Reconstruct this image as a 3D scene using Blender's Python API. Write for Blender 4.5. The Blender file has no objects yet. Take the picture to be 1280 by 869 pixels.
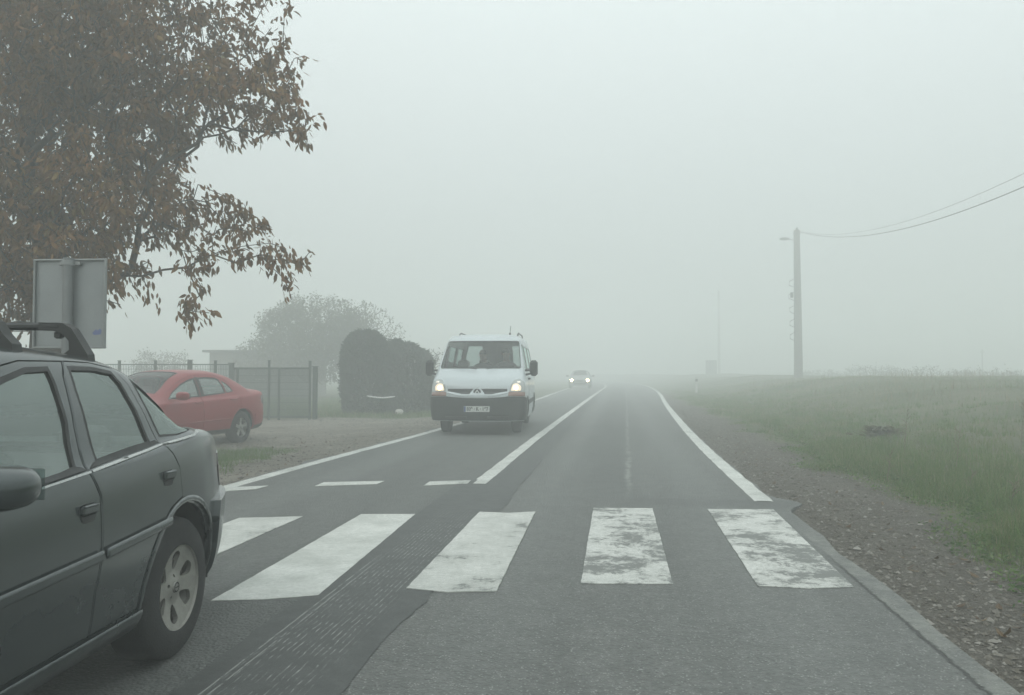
import bpy, math, random
FOG, CLOUD, EXPO = .0210, (7.65, 8.4, 8.3), 0.07
import numpy as np
from mathutils import Vector, Matrix
from mathutils.geometry import delaunay_2d_cdt
random.seed(7)
RNG = np.random.default_rng(11)
scene = bpy.context.scene
COL = scene.collection
rad = math.radians

# ------------------------------------------------------------------ objects
def link(o, parent=None):
    COL.objects.link(o)
    if parent is not None:
        o.parent = parent
    return o

def tag(o, label=None, cat=None, group=None, kind=None):
    if label: o['label'] = label
    if cat: o['category'] = cat
    if group: o['group'] = group
    if kind: o['kind'] = kind
    return o

def thing(name, label, cat, loc=(0, 0, 0), rz=0.0, group=None):
    o = bpy.data.objects.new(name, None)
    o.empty_display_size = 0.2
    o.location = loc
    o.rotation_euler = (0, 0, rz)
    COL.objects.link(o)
    return tag(o, label, cat, group)

def mesh_obj(name, verts, faces, mat, parent=None, smooth=False, normals=None, matidx=None):
    me = bpy.data.meshes.new(name)
    me.from_pydata([tuple(v) for v in verts], [], [tuple(f) for f in faces])
    if not isinstance(mat, (list, tuple)):
        mat = [mat]
    for m in mat:
        if m is not None:
            me.materials.append(m)
    if matidx is not None:
        me.polygons.foreach_set('material_index', list(matidx))
    if smooth or normals is not None:
        me.polygons.foreach_set('use_smooth', [True] * len(me.polygons))
    me.validate(clean_customdata=False)
    me.update()
    if normals is not None and len(normals) == len(me.loops):
        me.normals_split_custom_set([tuple(n) for n in normals])
    return link(bpy.data.objects.new(name, me), parent)

def tri_obj(name, V, F, mat, parent=None, smooth=False, corner=3, matidx=None, colors=None):
    """fast path for very large meshes: V (n,3), F (m,corner)"""
    me = bpy.data.meshes.new(name)
    V = np.asarray(V, dtype=np.float32); F = np.asarray(F, dtype=np.int32)
    me.vertices.add(len(V)); me.vertices.foreach_set('co', V.ravel())
    me.loops.add(F.size); me.loops.foreach_set('vertex_index', F.ravel())
    me.polygons.add(len(F))
    me.polygons.foreach_set('loop_start', np.arange(0, F.size, corner, dtype=np.int32))
    if not isinstance(mat, (list, tuple)):
        mat = [mat]
    for m in mat:
        me.materials.append(m)
    if matidx is not None:
        me.polygons.foreach_set('material_index', np.asarray(matidx, dtype=np.int32))
    me.polygons.foreach_set('use_smooth', np.full(len(F), bool(smooth)))
    me.update(calc_edges=True)
    if colors is not None:
        a = me.attributes.new('tint', 'FLOAT', 'POINT')
        a.data.foreach_set('value', np.asarray(colors, dtype=np.float32))
    return link(bpy.data.objects.new(name, me), parent)

class MB:
    """collects simple solids and links them as ONE mesh"""
    def __init__(s):
        s.v = []; s.f = []; s.m = []
    def add(s, vs, fs, mi=0):
        b = len(s.v); s.v += [tuple(v) for v in vs]; s.f += [tuple(b + i for i in f) for f in fs]; s.m += [mi] * len(fs)
        return s
    def box(s, c, size, rz=0.0, bev=0.0, mi=0, rx=0.0, ry=0.0):
        hx, hy, hz = size[0] / 2, size[1] / 2, size[2] / 2
        R = Matrix.Rotation(rz, 3, 'Z') @ Matrix.Rotation(rx, 3, 'X') @ Matrix.Rotation(ry, 3, 'Y')
        b = min(bev, hx * .9, hy * .9, hz * .9)
        pts = []
        if b <= 0:
            for z in (-hz, hz):
                for x, y in ((-hx, -hy), (hx, -hy), (hx, hy), (-hx, hy)):
                    pts.append((x, y, z))
            n = 4; rings = 2
        else:
            rings = 4
            for z, ins in ((-hz, b), (-hz + b, 0), (hz - b, 0), (hz, b)):
                X, Y = hx - ins, hy - ins
                c_ = b * .7
                for x, y in ((-X + c_, -Y), (X - c_, -Y), (X, -Y + c_), (X, Y - c_), (X - c_, Y), (-X + c_, Y), (-X, Y - c_), (-X, -Y + c_)):
                    pts.append((x, y, z))
            n = 8
        fs = [tuple(range(n - 1, -1, -1)), tuple(range((rings - 1) * n, rings * n))]
        for r in range(rings - 1):
            for i in range(n):
                j = (i + 1) % n
                fs.append((r * n + i, r * n + j, (r + 1) * n + j, (r + 1) * n + i))
        C = Vector(c)
        return s.add([R @ Vector(p) + C for p in pts], fs, mi)
    def tube(s, pts, r, n=8, cap=True, mi=0):
        pts = [Vector(p) for p in pts]
        rr = r if isinstance(r, (list, tuple)) else [r] * len(pts)
        vs = []; fs = []
        up = Vector((0, 0, 1))
        for i, p in enumerate(pts):
            t = (pts[min(i + 1, len(pts) - 1)] - pts[max(i - 1, 0)]).normalized()
            a = t.cross(up)
            if a.length < 1e-3: a = t.cross(Vector((1, 0, 0)))
            a.normalize(); b = t.cross(a)
            for k in range(n):
                an = 2 * math.pi * k / n
                vs.append(p + (a * math.cos(an) + b * math.sin(an)) * rr[i])
        for i in range(len(pts) - 1):
            for k in range(n):
                j = (k + 1) % n
                fs.append((i * n + k, i * n + j, (i + 1) * n + j, (i + 1) * n + k))
        if cap:
            fs.append(tuple(range(n - 1, -1, -1))); fs.append(tuple(range((len(pts) - 1) * n, len(pts) * n)))
        return s.add(vs, fs, mi)
    def lathe(s, prof, axis='z', c=(0, 0, 0), n=24, mi=0, close=False):
        """prof: (radius, height) list"""
        vs = []; fs = []
        for r, h in prof:
            for k in range(n):
                a = 2 * math.pi * k / n
                u, v = r * math.cos(a), r * math.sin(a)
                p = (u, v, h) if axis == 'z' else ((h, u, v) if axis == 'x' else (u, h, v))
                vs.append((p[0] + c[0], p[1] + c[1], p[2] + c[2]))
        m = len(prof)
        for i in range(m - 1 if not close else m):
            i2 = (i + 1) % m
            for k in range(n):
                j = (k + 1) % n
                fs.append((i * n + k, i * n + j, i2 * n + j, i2 * n + k))
        return s.add(vs, fs, mi)
    def ell(s, c, r, n=16, m=10, p=1.0, mi=0, rz=0.0):
        """superellipsoid"""
        vs = []; fs = []
        sg = lambda t: math.copysign(abs(t) ** p, t)
        R = Matrix.Rotation(rz, 3, 'Z'); C = Vector(c)
        for i in range(m + 1):
            th = -math.pi / 2 + math.pi * i / m
            for k in range(n):
                a = 2 * math.pi * k / n
                v = Vector((r[0] * sg(math.cos(th)) * sg(math.cos(a)), r[1] * sg(math.cos(th)) * sg(math.sin(a)), r[2] * sg(math.sin(th))))
                vs.append(R @ v + C)
        for i in range(m):
            for k in range(n):
                j = (k + 1) % n
                fs.append((i * n + k, i * n + j, (i + 1) * n + j, (i + 1) * n + k))
        return s.add(vs, fs, mi)
    def prism(s, poly, h0, h1, plane='xz', mi=0):
        """extrude a 2-D outline between two offsets along the missing axis"""
        def P(a, b, h):
            return (a, h, b) if plane == 'xz' else ((h, a, b) if plane == 'yz' else (a, b, h))
        n = len(poly)
        vs = [P(a, b, h0) for a, b in poly] + [P(a, b, h1) for a, b in poly]
        fs = [tuple(range(n)), tuple(range(2 * n - 1, n - 1, -1))]
        for i in range(n):
            j = (i + 1) % n
            fs.append((i, i + n, j + n, j))
        return s.add(vs, fs, mi)
    def build(s, name, mat, parent=None, smooth=False):
        o = mesh_obj(name, s.v, s.f, mat, parent, smooth=False, matidx=s.m)
        import bmesh
        bm = bmesh.new(); bm.from_mesh(o.data)
        bmesh.ops.recalc_face_normals(bm, faces=bm.faces)
        if smooth:
            for f in bm.faces: f.smooth = True
            for e in bm.edges:
                if len(e.link_faces) == 2 and e.calc_face_angle(0) > 0.7: e.smooth = False
        bm.to_mesh(o.data); bm.free()
        return o

# ------------------------------------------------------------------ curves and patches
def pslopes(x, Y):
    h = np.diff(x); d = np.diff(Y, axis=1) / h
    m = np.zeros_like(Y)
    d0, d1 = d[:, :-1], d[:, 1:]
    w1 = 2 * h[1:] + h[:-1]; w2 = h[1:] + 2 * h[:-1]
    ok = d0 * d1 > 1e-12
    with np.errstate(divide='ignore', invalid='ignore'):
        hm = (w1 + w2) / (w1 / d0 + w2 / d1)
    m[:, 1:-1] = np.where(ok, hm, 0)
    m[:, 0] = d[:, 0]; m[:, -1] = d[:, -1]
    return m

def peval(x, Y, t, m=None):
    """Hermite through knots x (K) with per-sample values Y (N,K) at t (N)"""
    if m is None: m = pslopes(x, Y)
    i = np.clip(np.searchsorted(x, t, side='right') - 1, 0, len(x) - 2)
    h = x[i + 1] - x[i]; s = (t - x[i]) / h
    r = np.arange(len(t))
    y0, y1, m0, m1 = Y[r, i], Y[r, i + 1], m[r, i], m[r, i + 1]
    return (2*s**3 - 3*s**2 + 1) * y0 + (s**3 - 2*s**2 + s) * h * m0 + (-2*s**3 + 3*s**2) * y1 + (s**3 - s**2) * h * m1

def curve(xs, ys):
    xs = np.array(xs, float); ys = np.array(ys, float)[None, :]
    m = pslopes(xs, ys)
    def f(t):
        t = np.clip(np.atleast_1d(np.asarray(t, float)), xs[0], xs[-1])
        n = len(t)
        return peval(xs, np.repeat(ys, n, 0), t, np.repeat(m, n, 0))
    return f

def inside(P, poly):
    x, y = P[:, 0], P[:, 1]
    c = np.zeros(len(P), bool)
    n = len(poly)
    for i in range(n):
        x0, y0 = poly[i]; x1, y1 = poly[(i + 1) % n]
        if y0 == y1: continue
        k = ((y0 > y) != (y1 > y)) & (x < (x1 - x0) * (y - y0) / (y1 - y0) + x0)
        c ^= k
    return c

def seg_dist(P, poly):
    d = np.full(len(P), 1e9)
    n = len(poly)
    for i in range(n):
        a = np.array(poly[i]); b = np.array(poly[(i + 1) % n])
        ab = b - a; L = max(ab @ ab, 1e-12)
        t = np.clip(((P - a) @ ab) / L, 0, 1)
        d = np.minimum(d, np.hypot(*(P - a - t[:, None] * ab).T))
    return d

def densify(poly, sp):
    out = []
    n = len(poly)
    for i in range(n):
        a = np.array(poly[i], float); b = np.array(poly[(i + 1) % n], float)
        k = max(1, int(math.ceil(np.hypot(*(b - a)) / sp)))
        for j in range(k):
            out.append(tuple(a + (b - a) * j / k))
    return out

def inset(poly, d):
    """inset a polygon by d (positive = inwards), any winding"""
    n = len(poly)
    A = sum(poly[i][0] * poly[(i + 1) % n][1] - poly[(i + 1) % n][0] * poly[i][1] for i in range(n))
    s = 1 if A > 0 else -1
    out = []
    for i in range(n):
        p0 = Vector(poly[i - 1]); p1 = Vector(poly[i]); p2 = Vector(poly[(i + 1) % n])
        e0 = (p1 - p0).normalized(); e1 = (p2 - p1).normalized()
        n0 = Vector((-e0.y, e0.x)) * s; n1 = Vector((-e1.y, e1.x)) * s
        b = n0 + n1
        if b.length < 1e-6: b = n0
        b.normalize()
        k = d / max(0.35, b.dot(n0))
        out.append(tuple(p1 + b * k))
    return out

def roundpoly(poly, r, n=4):
    """round the corners of a polygon"""
    out = []
    m = len(poly)
    for i in range(m):
        p0 = Vector(poly[i - 1]); p1 = Vector(poly[i]); p2 = Vector(poly[(i + 1) % m])
        a = (p0 - p1); b = (p2 - p1)
        ra = min(r, a.length * .45); rb = min(r, b.length * .45)
        A = p1 + a.normalized() * ra; B = p1 + b.normalized() * rb
        for k in range(n + 1):
            t = k / n
            out.append(tuple(A * (1 - t) ** 2 + p1 * 2 * t * (1 - t) + B * t ** 2))
    return out

def patch(name, surf, outer, holes=(), sp=0.05, mat=None, parent=None, off=0.0, skirt=0.0, bsp=None, bevel=0.0):
    """a piece of a smooth surface: surf.P(a,b)->(n,3), surf.N(a,b)->(n,3); the outline and
    holes are given in the surface's own two parameters"""
    bsp = bsp or sp
    loops = [densify(outer, bsp)] + [densify(h, bsp) for h in holes]
    pts = []; edges = []
    for lp in loops:
        b = len(pts); k = len(lp)
        pts += lp
        edges += [(b + i, b + (i + 1) % k) for i in range(k)]
    if bevel:
        ins = inset(loops[0], bevel)
        pts += ins[::1]
    O = np.array(loops[0])
    a0, b0 = O.min(0); a1, b1 = O.max(0)
    ga = np.arange(a0 + sp / 2, a1, sp); gb = np.arange(b0 + sp / 2, b1, sp * .87)
    if len(ga) and len(gb):
        G = np.array([(a + (sp / 2 if j % 2 else 0), b) for j, b in enumerate(gb) for a in ga])
        k = inside(G, loops[0])
        for h in loops[1:]:
            k &= ~inside(G, h)
        G = G[k]
        if len(G):
            dd = np.full(len(G), 1e9)
            for lp in loops:
                dd = np.minimum(dd, seg_dist(G, lp))
            G = G[dd > max(sp * .33, bevel * 1.6)]
            pts += [tuple(g) for g in G]
    r = delaunay_2d_cdt([Vector(p) for p in pts], edges, [], 0, 1e-7)
    V2 = np.array([(v.x, v.y) for v in r[0]]); F = [tuple(f) for f in r[2]]
    T = []
    for f in F:
        for i in range(1, len(f) - 1):
            T.append((f[0], f[i], f[i + 1]))
    T = np.array(T)
    C = V2[T].mean(1)
    k = inside(C, loops[0])
    for h in loops[1:]:
        k &= ~inside(C, h)
    T = T[k]
    used = np.unique(T); remap = -np.ones(len(V2), int); remap[used] = np.arange(len(used))
    V2 = V2[used]; T = remap[T]
    P = surf.P(V2[:, 0], V2[:, 1]); N = surf.N(V2[:, 0], V2[:, 1])
    P = P + N * off
    if bevel:
        Lo = np.array(loops[0]); Li = np.array(ins)
        To = surf.P(Lo[:, 0], Lo[:, 1]) - surf.P(Li[:, 0], Li[:, 1])
        To /= np.linalg.norm(To, axis=1, keepdims=True) + 1e-9
        for q, tdir in zip(Lo, To):
            i = int(((V2 - q) ** 2).sum(1).argmin())
            if ((V2[i] - q) ** 2).sum() < 1e-10:
                P[i] = P[i] - N[i] * bevel * .8
                nn = N[i] + tdir * 1.3; N[i] = nn / np.linalg.norm(nn)
    # winding follows the normal
    fn = np.cross(P[T[:, 1]] - P[T[:, 0]], P[T[:, 2]] - P[T[:, 0]])
    bad = (fn * N[T[:, 0]]).sum(1) < 0
    T[bad] = T[bad][:, ::-1]
    verts = list(P); faces = [tuple(t) for t in T]; nrm = [N[i] for t in T for i in t]
    if skirt:
        cnt = {}
        for t in T:
            for i in range(3):
                a, b = t[i], t[(i + 1) % 3]
                cnt[(a, b)] = cnt.get((a, b), 0) + 1
        bd = [(a, b) for (a, b) in cnt if (b, a) not in cnt]
        low = {}
        for a, b in bd:
            for q in (a, b):
                if q not in low:
                    low[q] = len(verts); verts.append(P[q] - N[q] * skirt)
        for a, b in bd:
            f = (b, a, low[a], low[b])
            e = np.cross(P[a] - P[b], -N[a]); L = np.linalg.norm(e)
            e = e / L if L > 0 else N[a]
            faces.append(f); nrm += [e] * 4
    return mesh_obj(name, verts, faces, mat, parent, normals=nrm)

class Surf:
    def N(s, a, b):
        e = 0.004
        P0 = s.P(a + e, b); P1 = s.P(a - e, b); Q0 = s.P(a, b + e); Q1 = s.P(a, b - e)
        n = np.cross(P0 - P1, Q0 - Q1)
        L = np.linalg.norm(n, axis=1, keepdims=True); L[L < 1e-12] = 1
        n = n / L
        return n * s.sgn(a, b)[:, None]
    def sgn(s, a, b):
        return np.ones(len(a))

class Plane(Surf):
    """flat sheet in local x=const / y=const / z=const"""
    def __init__(s, axis, c, sign=1, fn=None):
        s.axis, s.c, s.s, s.fn = axis, c, sign, fn
    def P(s, a, b):
        c = np.full(len(a), s.c) if s.fn is None else s.c + s.fn(a, b)
        if s.axis == 'x': return np.stack([c, a, b], 1)
        if s.axis == 'y': return np.stack([a, c, b], 1)
        return np.stack([a, b, c], 1)
    def sgn(s, a, b):
        return np.full(len(a), s.s * (-1 if s.axis == 'y' else 1.0))

class SedanSurf(Surf):
    """car body lofted along its length; a = y (forward), b = q (signed distance round the section
    from the roof centre line, negative on the car's left side)"""
    KV = np.array([0, .06, .2, .38, .60, .635, .80, .98, 1.06, 1.34, 1.62])
    Q = 1.62
    def __init__(s, y, w, zb, zbelt, wr, ze, zt, capr=.05, capf=.06, zc=(.62, .55), wbi=.035):
        s.y0, s.y1 = y[0], y[-1]
        s.c = [curve(y, t) for t in (w, zb, zbelt, wr, ze, zt)]
        s.cap = (capr, capf); s.zc = zc; s.wbi = wbi
    def P(s, a, b):
        a = np.asarray(a, float); b = np.asarray(b, float)
        y = np.clip(a, s.y0, s.y1)
        w, zb, zbt, wr, ze, zt = [f(y) for f in s.c]
        wb = w - s.wbi
        wr = np.minimum(wr, wb - .03)
        L = lambda p, q, t: p + (q - p) * t
        X = np.stack([w - .12, w - .045, w - .012, w, wb, wb - .018, L(wb - .018, wr, .42), wr, wr - .07, wr * .5, wr * 0], 1)
        Z = np.stack([zb, zb + .05, zb + .2, zb + .36, zbt, zbt + .015, L(zbt + .015, ze, .52), ze, L(ze, zt, .42), L(ze, zt, .88), zt], 1)
        v = s.Q - np.abs(b)
        mz = pslopes(s.KV, Z); mz[:, -1] = 0
        x = peval(s.KV, X, v); z = peval(s.KV, Z, v, mz)
        t0 = np.clip((s.y0 - a) / .3, 0, .999); t1 = np.clip((a - s.y1) / .3, 0, .999)
        sc = 1 - np.maximum(t0, t1)
        zc = np.where(t0 > 0, s.zc[0], s.zc[1])
        x = x * sc; z = zc + (z - zc) * sc
        yy = y - s.cap[0] * (1 - (1 - t0) ** 3) + s.cap[1] * (1 - (1 - t1) ** 3)
        return np.stack([x * np.sign(b), yy, z], 1)
    def sgn(s, a, b):
        return np.full(len(a), -1.0)
    def vz(s, y, z):
        """section parameter v on the side where the height is z"""
        lo, hi = np.zeros(1), np.full(1, .98)
        for _ in range(30):
            m = (lo + hi) / 2
            zz = s.P(np.array([y]), -(s.Q - m))[0, 2]
            if zz < z: lo = m
            else: hi = m
        return float(m[0])
    def vzs(s, P):
        P = np.array(P, float); y, z = P[:, 0], P[:, 1]
        lo, hi = np.zeros(len(P)), np.full(len(P), .98)
        for _ in range(24):
            m = (lo + hi) / 2
            up = s.P(y, -(s.Q - m))[:, 2] < z
            lo = np.where(up, m, lo); hi = np.where(up, hi, m)
        return m
    def poly(s, pts, side, sp=.04):
        """(y,z) outline on the body side -> (a,b) parameters; side -1 = left"""
        P = densify(pts, sp)
        return [(p[0], side * (s.Q - v)) for p, v in zip(P, s.vzs(P))]

class VanSurf(Surf):
    """box van body: a = position round the plan outline (0 front centre, negative = left), b = height"""
    N_ = 3.6
    def __init__(s, z, yf, w, yr, D=.42, Dr=.25, cap=.10):
        s.z0, s.z1 = z[0], z[-1]
        s.c = [curve(z, yf), curve(z, w)]; s.yr = yr; s.D = D; s.Dr = Dr; s.cap = cap
        s.LS = 3.9   # nominal side length
        s.Q = 1.0 + s.LS + 1.0
    def P(s, a, b):
        a = np.asarray(a, float); b = np.asarray(b, float)
        z = np.clip(b, s.z0, s.z1)
        yf, w = [f(z) for f in s.c]
        t = np.abs(a)
        n = s.N_
        th = np.clip(t, 0, 1) * np.pi / 2
        xs = w * np.sin(th) ** (2 / n); yd = s.D * (1 - np.cos(th) ** (2 / n) if False else 1 - (1 - np.sin(th) ** 2) ** (1 / n))
        x = xs; y = yf - yd
        k = np.clip((t - 1) / s.LS, 0, 1)
        y = y + (s.yr + s.Dr - y) * k
        x = np.where(t > 1, w, x)
        th2 = np.clip(t - 1 - s.LS, 0, 1) * np.pi / 2
        x = np.where(t > 1 + s.LS, w * (1 - np.sin(th2) ** 2) ** (1 / 5.0), x)
        y = np.where(t > 1 + s.LS, s.yr + s.Dr - s.Dr * np.sin(th2) ** (2 / 5.0), y)
        q = np.clip((b - s.z1) / .4, 0, .9999)
        sc = 1 - q
        yc = (yf + s.yr) / 2
        x = x * sc; y = yc + (y - yc) * sc
        zz = z + s.cap * (1 - sc ** 3)
        return np.stack([x * np.sign(a), y, zz], 1)
    def sgn(s, a, b):
        return np.full(len(a), -1.0)
    def front(s, pts, sp=.05):
        """(x,z) outline on the front -> parameters"""
        out = []
        for x, z in densify(pts, sp):
            w = float(s.c[1](min(max(z, s.z0), s.z1))[0])
            u = min(abs(x) / w, .9999)
            th = math.asin(min(1, u ** (s.N_ / 2)))
            out.append((math.copysign(th / (math.pi / 2), x) if x else 0.0, z))
        return out
    def side(s, pts, sd, sp=.06):
        out = []
        for y, z in densify(pts, sp):
            yf = float(s.c[0](z)[0])
            ys = yf - s.D
            if y > ys:
                k = (yf - y) / s.D
                th = math.acos(min(1, max(0, (1 - k)) ** (s.N_ / 2)))
                # inverse of yd = D*(1-cos^(2/n))
                a = th / (math.pi / 2)
            else:
                a = 1 + s.LS * (ys - y) / (ys - (s.yr + s.Dr))
            out.append((sd * a, z))
        return out
# ------------------------------------------------------------------ body shapes (local: +y forward, x lateral, z up; origin on the ground under the rear axle)
HATCH = SedanSurf(
    y=[-.93, -.86, -.70, -.50, -.35, -.2, 0, .2, .4, .9, 1.4, 1.9, 2.3, 2.64, 3.1, 3.4, 3.55],
    w=[.52, .60, .69, .765, .805, .828, .842, .85, .853, .855, .855, .852, .845, .835, .79, .70, .60],
    zb=[.34, .29, .26, .25, .245, .24, .23, .225, .225, .225, .225, .225, .225, .23, .22, .24, .28],
    zbelt=[.83, .86, .90, .935, .955, .962, .947, .93, .915, .89, .87, .855, .835, .81, .74, .66, .60],
    wr=[.40, .43, .48, .57, .63, .68, .65, .62, .605, .60, .60, .63, .66, .66, .62, .55, .48],
    ze=[.90, .93, .955, .97, .985, 1.00, 1.15, 1.265, 1.305, 1.325, 1.29, 1.07, .92, .87, .79, .69, .62],
    zt=[.95, .98, .995, 1.01, 1.05, 1.11, 1.21, 1.30, 1.345, 1.38, 1.355, 1.13, .97, .92, .84, .74, .66],
    capr=.05, capf=.06)
SALOON = SedanSurf(
    y=[-.94, -.89, -.76, -.46, -.2, .2, .7, 1.2, 1.6, 2.0, 2.4, 2.71, 3.2, 3.5, 3.64],
    w=[.64, .73, .825, .888, .905, .91, .912, .912, .912, .91, .905, .895, .85, .77, .66],
    zb=[.40, .33, .28, .25, .25, .25, .25, .25, .25, .25, .24, .24, .22, .24, .27],
    zbelt=[.97, .985, .985, .97, .955, .935, .915, .895, .88, .865, .845, .815, .74, .66, .60],
    wr=[.60, .64, .67, .68, .64, .60, .585, .585, .60, .65, .69, .69, .64, .56, .50],
    ze=[.99, 1.02, 1.04, 1.06, 1.18, 1.33, 1.40, 1.385, 1.28, 1.06, .90, .86, .78, .68, .62],
    zt=[1.01, 1.05, 1.075, 1.11, 1.26, 1.40, 1.465, 1.455, 1.36, 1.12, .96, .91, .83, .73, .66],
    capr=.06, capf=.07)
VAN = VanSurf(
    z=[.28, .42, .60, .80, .86, 1.02, 1.12, 1.22, 1.30, 1.60, 1.96, 2.04],
    yf=[-.02, .04, .05, .03, -.02, -.08, -.16, -.32, -.44, -.78, -1.20, -1.32],
    w=[.93, .955, .965, .965, .965, .96, .95, .935, .92, .87, .795, .77],
    yr=-4.55, D=.40, Dr=.16, cap=.09)
# ------------------------------------------------------------------ materials
class NT:
    def __init__(s, name):
        s.m = bpy.data.materials.new(name); s.m.use_nodes = True
        s.t = s.m.node_tree; s.t.nodes.clear()
        s.out = s.t.nodes.new('ShaderNodeOutputMaterial')
        s.b = s.n('ShaderNodeBsdfPrincipled')
        s.l(s.b.outputs[0], s.out.inputs['Surface'])
        s.pos = None
    def n(s, t, **k):
        o = s.t.nodes.new(t)
        for a, v in k.items(): setattr(o, a, v)
        return o
    def l(s, a, b): s.t.links.new(a, b)
    def set(s, **k):
        for a, v in k.items():
            a = a.replace('_', ' ')
            if isinstance(v, tuple) and len(v) == 3: v = v + (1,)
            s.b.inputs[a].default_value = v
        return s
    def coord(s):
        if s.pos is None: s.pos = s.n('ShaderNodeTexCoord').outputs['Object']
        return s.pos
    def mapped(s, scale=(1, 1, 1), rot=(0, 0, 0), loc=(0, 0, 0)):
        m = s.n('ShaderNodeMapping'); s.l(s.coord(), m.inputs[0])
        m.inputs['Scale'].default_value = scale; m.inputs['Rotation'].default_value = rot; m.inputs['Location'].default_value = loc
        return m.outputs[0]
    def noise(s, scale=5, detail=4, rough=.55, vec=None, dist=0):
        o = s.n('ShaderNodeTexNoise'); o.inputs['Scale'].default_value = scale; o.inputs['Detail'].default_value = detail
        o.inputs['Roughness'].default_value = rough; o.inputs['Distortion'].default_value = dist
        s.l(vec if vec is not None else s.coord(), o.inputs['Vector'])
        return o.outputs[0]
    def voro(s, scale=50, vec=None, feature='F1', out=0):
        o = s.n('ShaderNodeTexVoronoi', feature=feature); o.inputs['Scale'].default_value = scale
        s.l(vec if vec is not None else s.coord(), o.inputs['Vector'])
        return o.outputs[out]
    def ramp(s, f, stops):
        o = s.n('ShaderNodeValToRGB'); s.l(f, o.inputs[0])
        e = o.color_ramp.elements
        while len(e) < len(stops): e.new(.5)
        for i, (p, c) in enumerate(stops):
            e[i].position = p; e[i].color = (c, c, c, 1) if not isinstance(c, tuple) else c + (1,)
        return o.outputs[0]
    def mix(s, f, a, b, mode='MIX'):
        o = s.n('ShaderNodeMix', data_type='RGBA', blend_type=mode)
        for i, v in ((0, f), (6, a), (7, b)):
            if isinstance(v, (int, float)): o.inputs[i].default_value = v if i == 0 else (v, v, v, 1)
            elif isinstance(v, tuple): o.inputs[i].default_value = v + (1,)
            else: s.l(v, o.inputs[i])
        return o.outputs[2]
    def math(s, op, a, b=None, clamp=False):
        o = s.n('ShaderNodeMath', operation=op); o.use_clamp = clamp
        for i, v in ((0, a), (1, b)):
            if v is None: continue
            if isinstance(v, (int, float)): o.inputs[i].default_value = v
            else: s.l(v, o.inputs[i])
        return o.outputs[0]
    def xyz(s):
        o = s.n('ShaderNodeSeparateXYZ'); s.l(s.coord(), o.inputs[0]); return o.outputs
    def band(s, v, lo, hi, soft):
        """1 between lo and hi"""
        a = s.n('ShaderNodeMapRange'); a.interpolation_type = 'SMOOTHSTEP'
        s.l(v, a.inputs[0]); a.inputs[1].default_value = lo - soft; a.inputs[2].default_value = lo + soft
        b = s.n('ShaderNodeMapRange'); b.interpolation_type = 'SMOOTHSTEP'
        s.l(v, b.inputs[0]); b.inputs[1].default_value = hi - soft; b.inputs[2].default_value = hi + soft
        b.inputs[3].default_value = 1; b.inputs[4].default_value = 0
        return s.math('MULTIPLY', a.outputs[0], b.outputs[0])
    def bump(s, h, strength=.3, dist=.01):
        o = s.n('ShaderNodeBump'); o.inputs['Strength'].default_value = strength; o.inputs['Distance'].default_value = dist
        s.l(h, o.inputs['Height']); s.l(o.outputs[0], s.b.inputs['Normal'])
        return o
    def color(s, c): s.l(c, s.b.inputs['Base Color'])

def simple(name, col, rough=.5, metal=0.0, coat=0.0, var=.12, scale=6, bump=0.0, bscale=80, spec=.5):
    t = NT(name); t.set(Roughness=rough, Metallic=metal, Coat_Weight=coat, Specular_IOR_Level=spec)
    n = t.noise(scale, 5)
    lo = tuple(c * (1 - var) for c in col); hi = tuple(min(1, c * (1 + var)) for c in col)
    t.color(t.mix(n, lo, hi))
    r = t.ramp(t.noise(scale * 2.3, 4), [(.3, max(0, rough - .07)), (.7, min(1, rough + .1))])
    t.l(r, t.b.inputs['Roughness'])
    if bump: t.bump(t.noise(bscale, 4), bump, .005)
    return t.m

def paint(name, col, rough=.3, metal=.0, dirt=.35, dirtcol=(.10, .095, .085), coat=.6):
    """car paint with road film: more of it low on the body, a little everywhere"""
    t = NT(name); t.set(Metallic=metal, Coat_Weight=coat, Coat_Roughness=.2)
    z = t.xyz()[2]
    low = t.n('ShaderNodeMapRange'); t.l(z, low.inputs[0]); low.inputs[1].default_value = .85; low.inputs[2].default_value = .2
    n = t.noise(2.6, 5, .6)
    fine = t.noise(160, 3, .7)
    f = t.math('MULTIPLY', low.outputs[0], n)
    f = t.math('ADD', f, t.math('MULTIPLY', t.ramp(n, [(.42, 0.0), (.72, 1.0)]), .06))
    f = t.math('MULTIPLY', f, dirt, True)
    f2 = t.math('MULTIPLY', f, t.math('ADD', t.math('MULTIPLY', fine, .8), .6), True)
    t.color(t.mix(f2, col, dirtcol))
    t.l(t.math('ADD', t.math('MULTIPLY', f, .5), rough, True), t.b.inputs['Roughness'])
    t.l(t.math('SUBTRACT', coat, f, True), t.b.inputs['Coat Weight'])
    t.bump(t.noise(240, 2), .02, .002)
    return t.m

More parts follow.
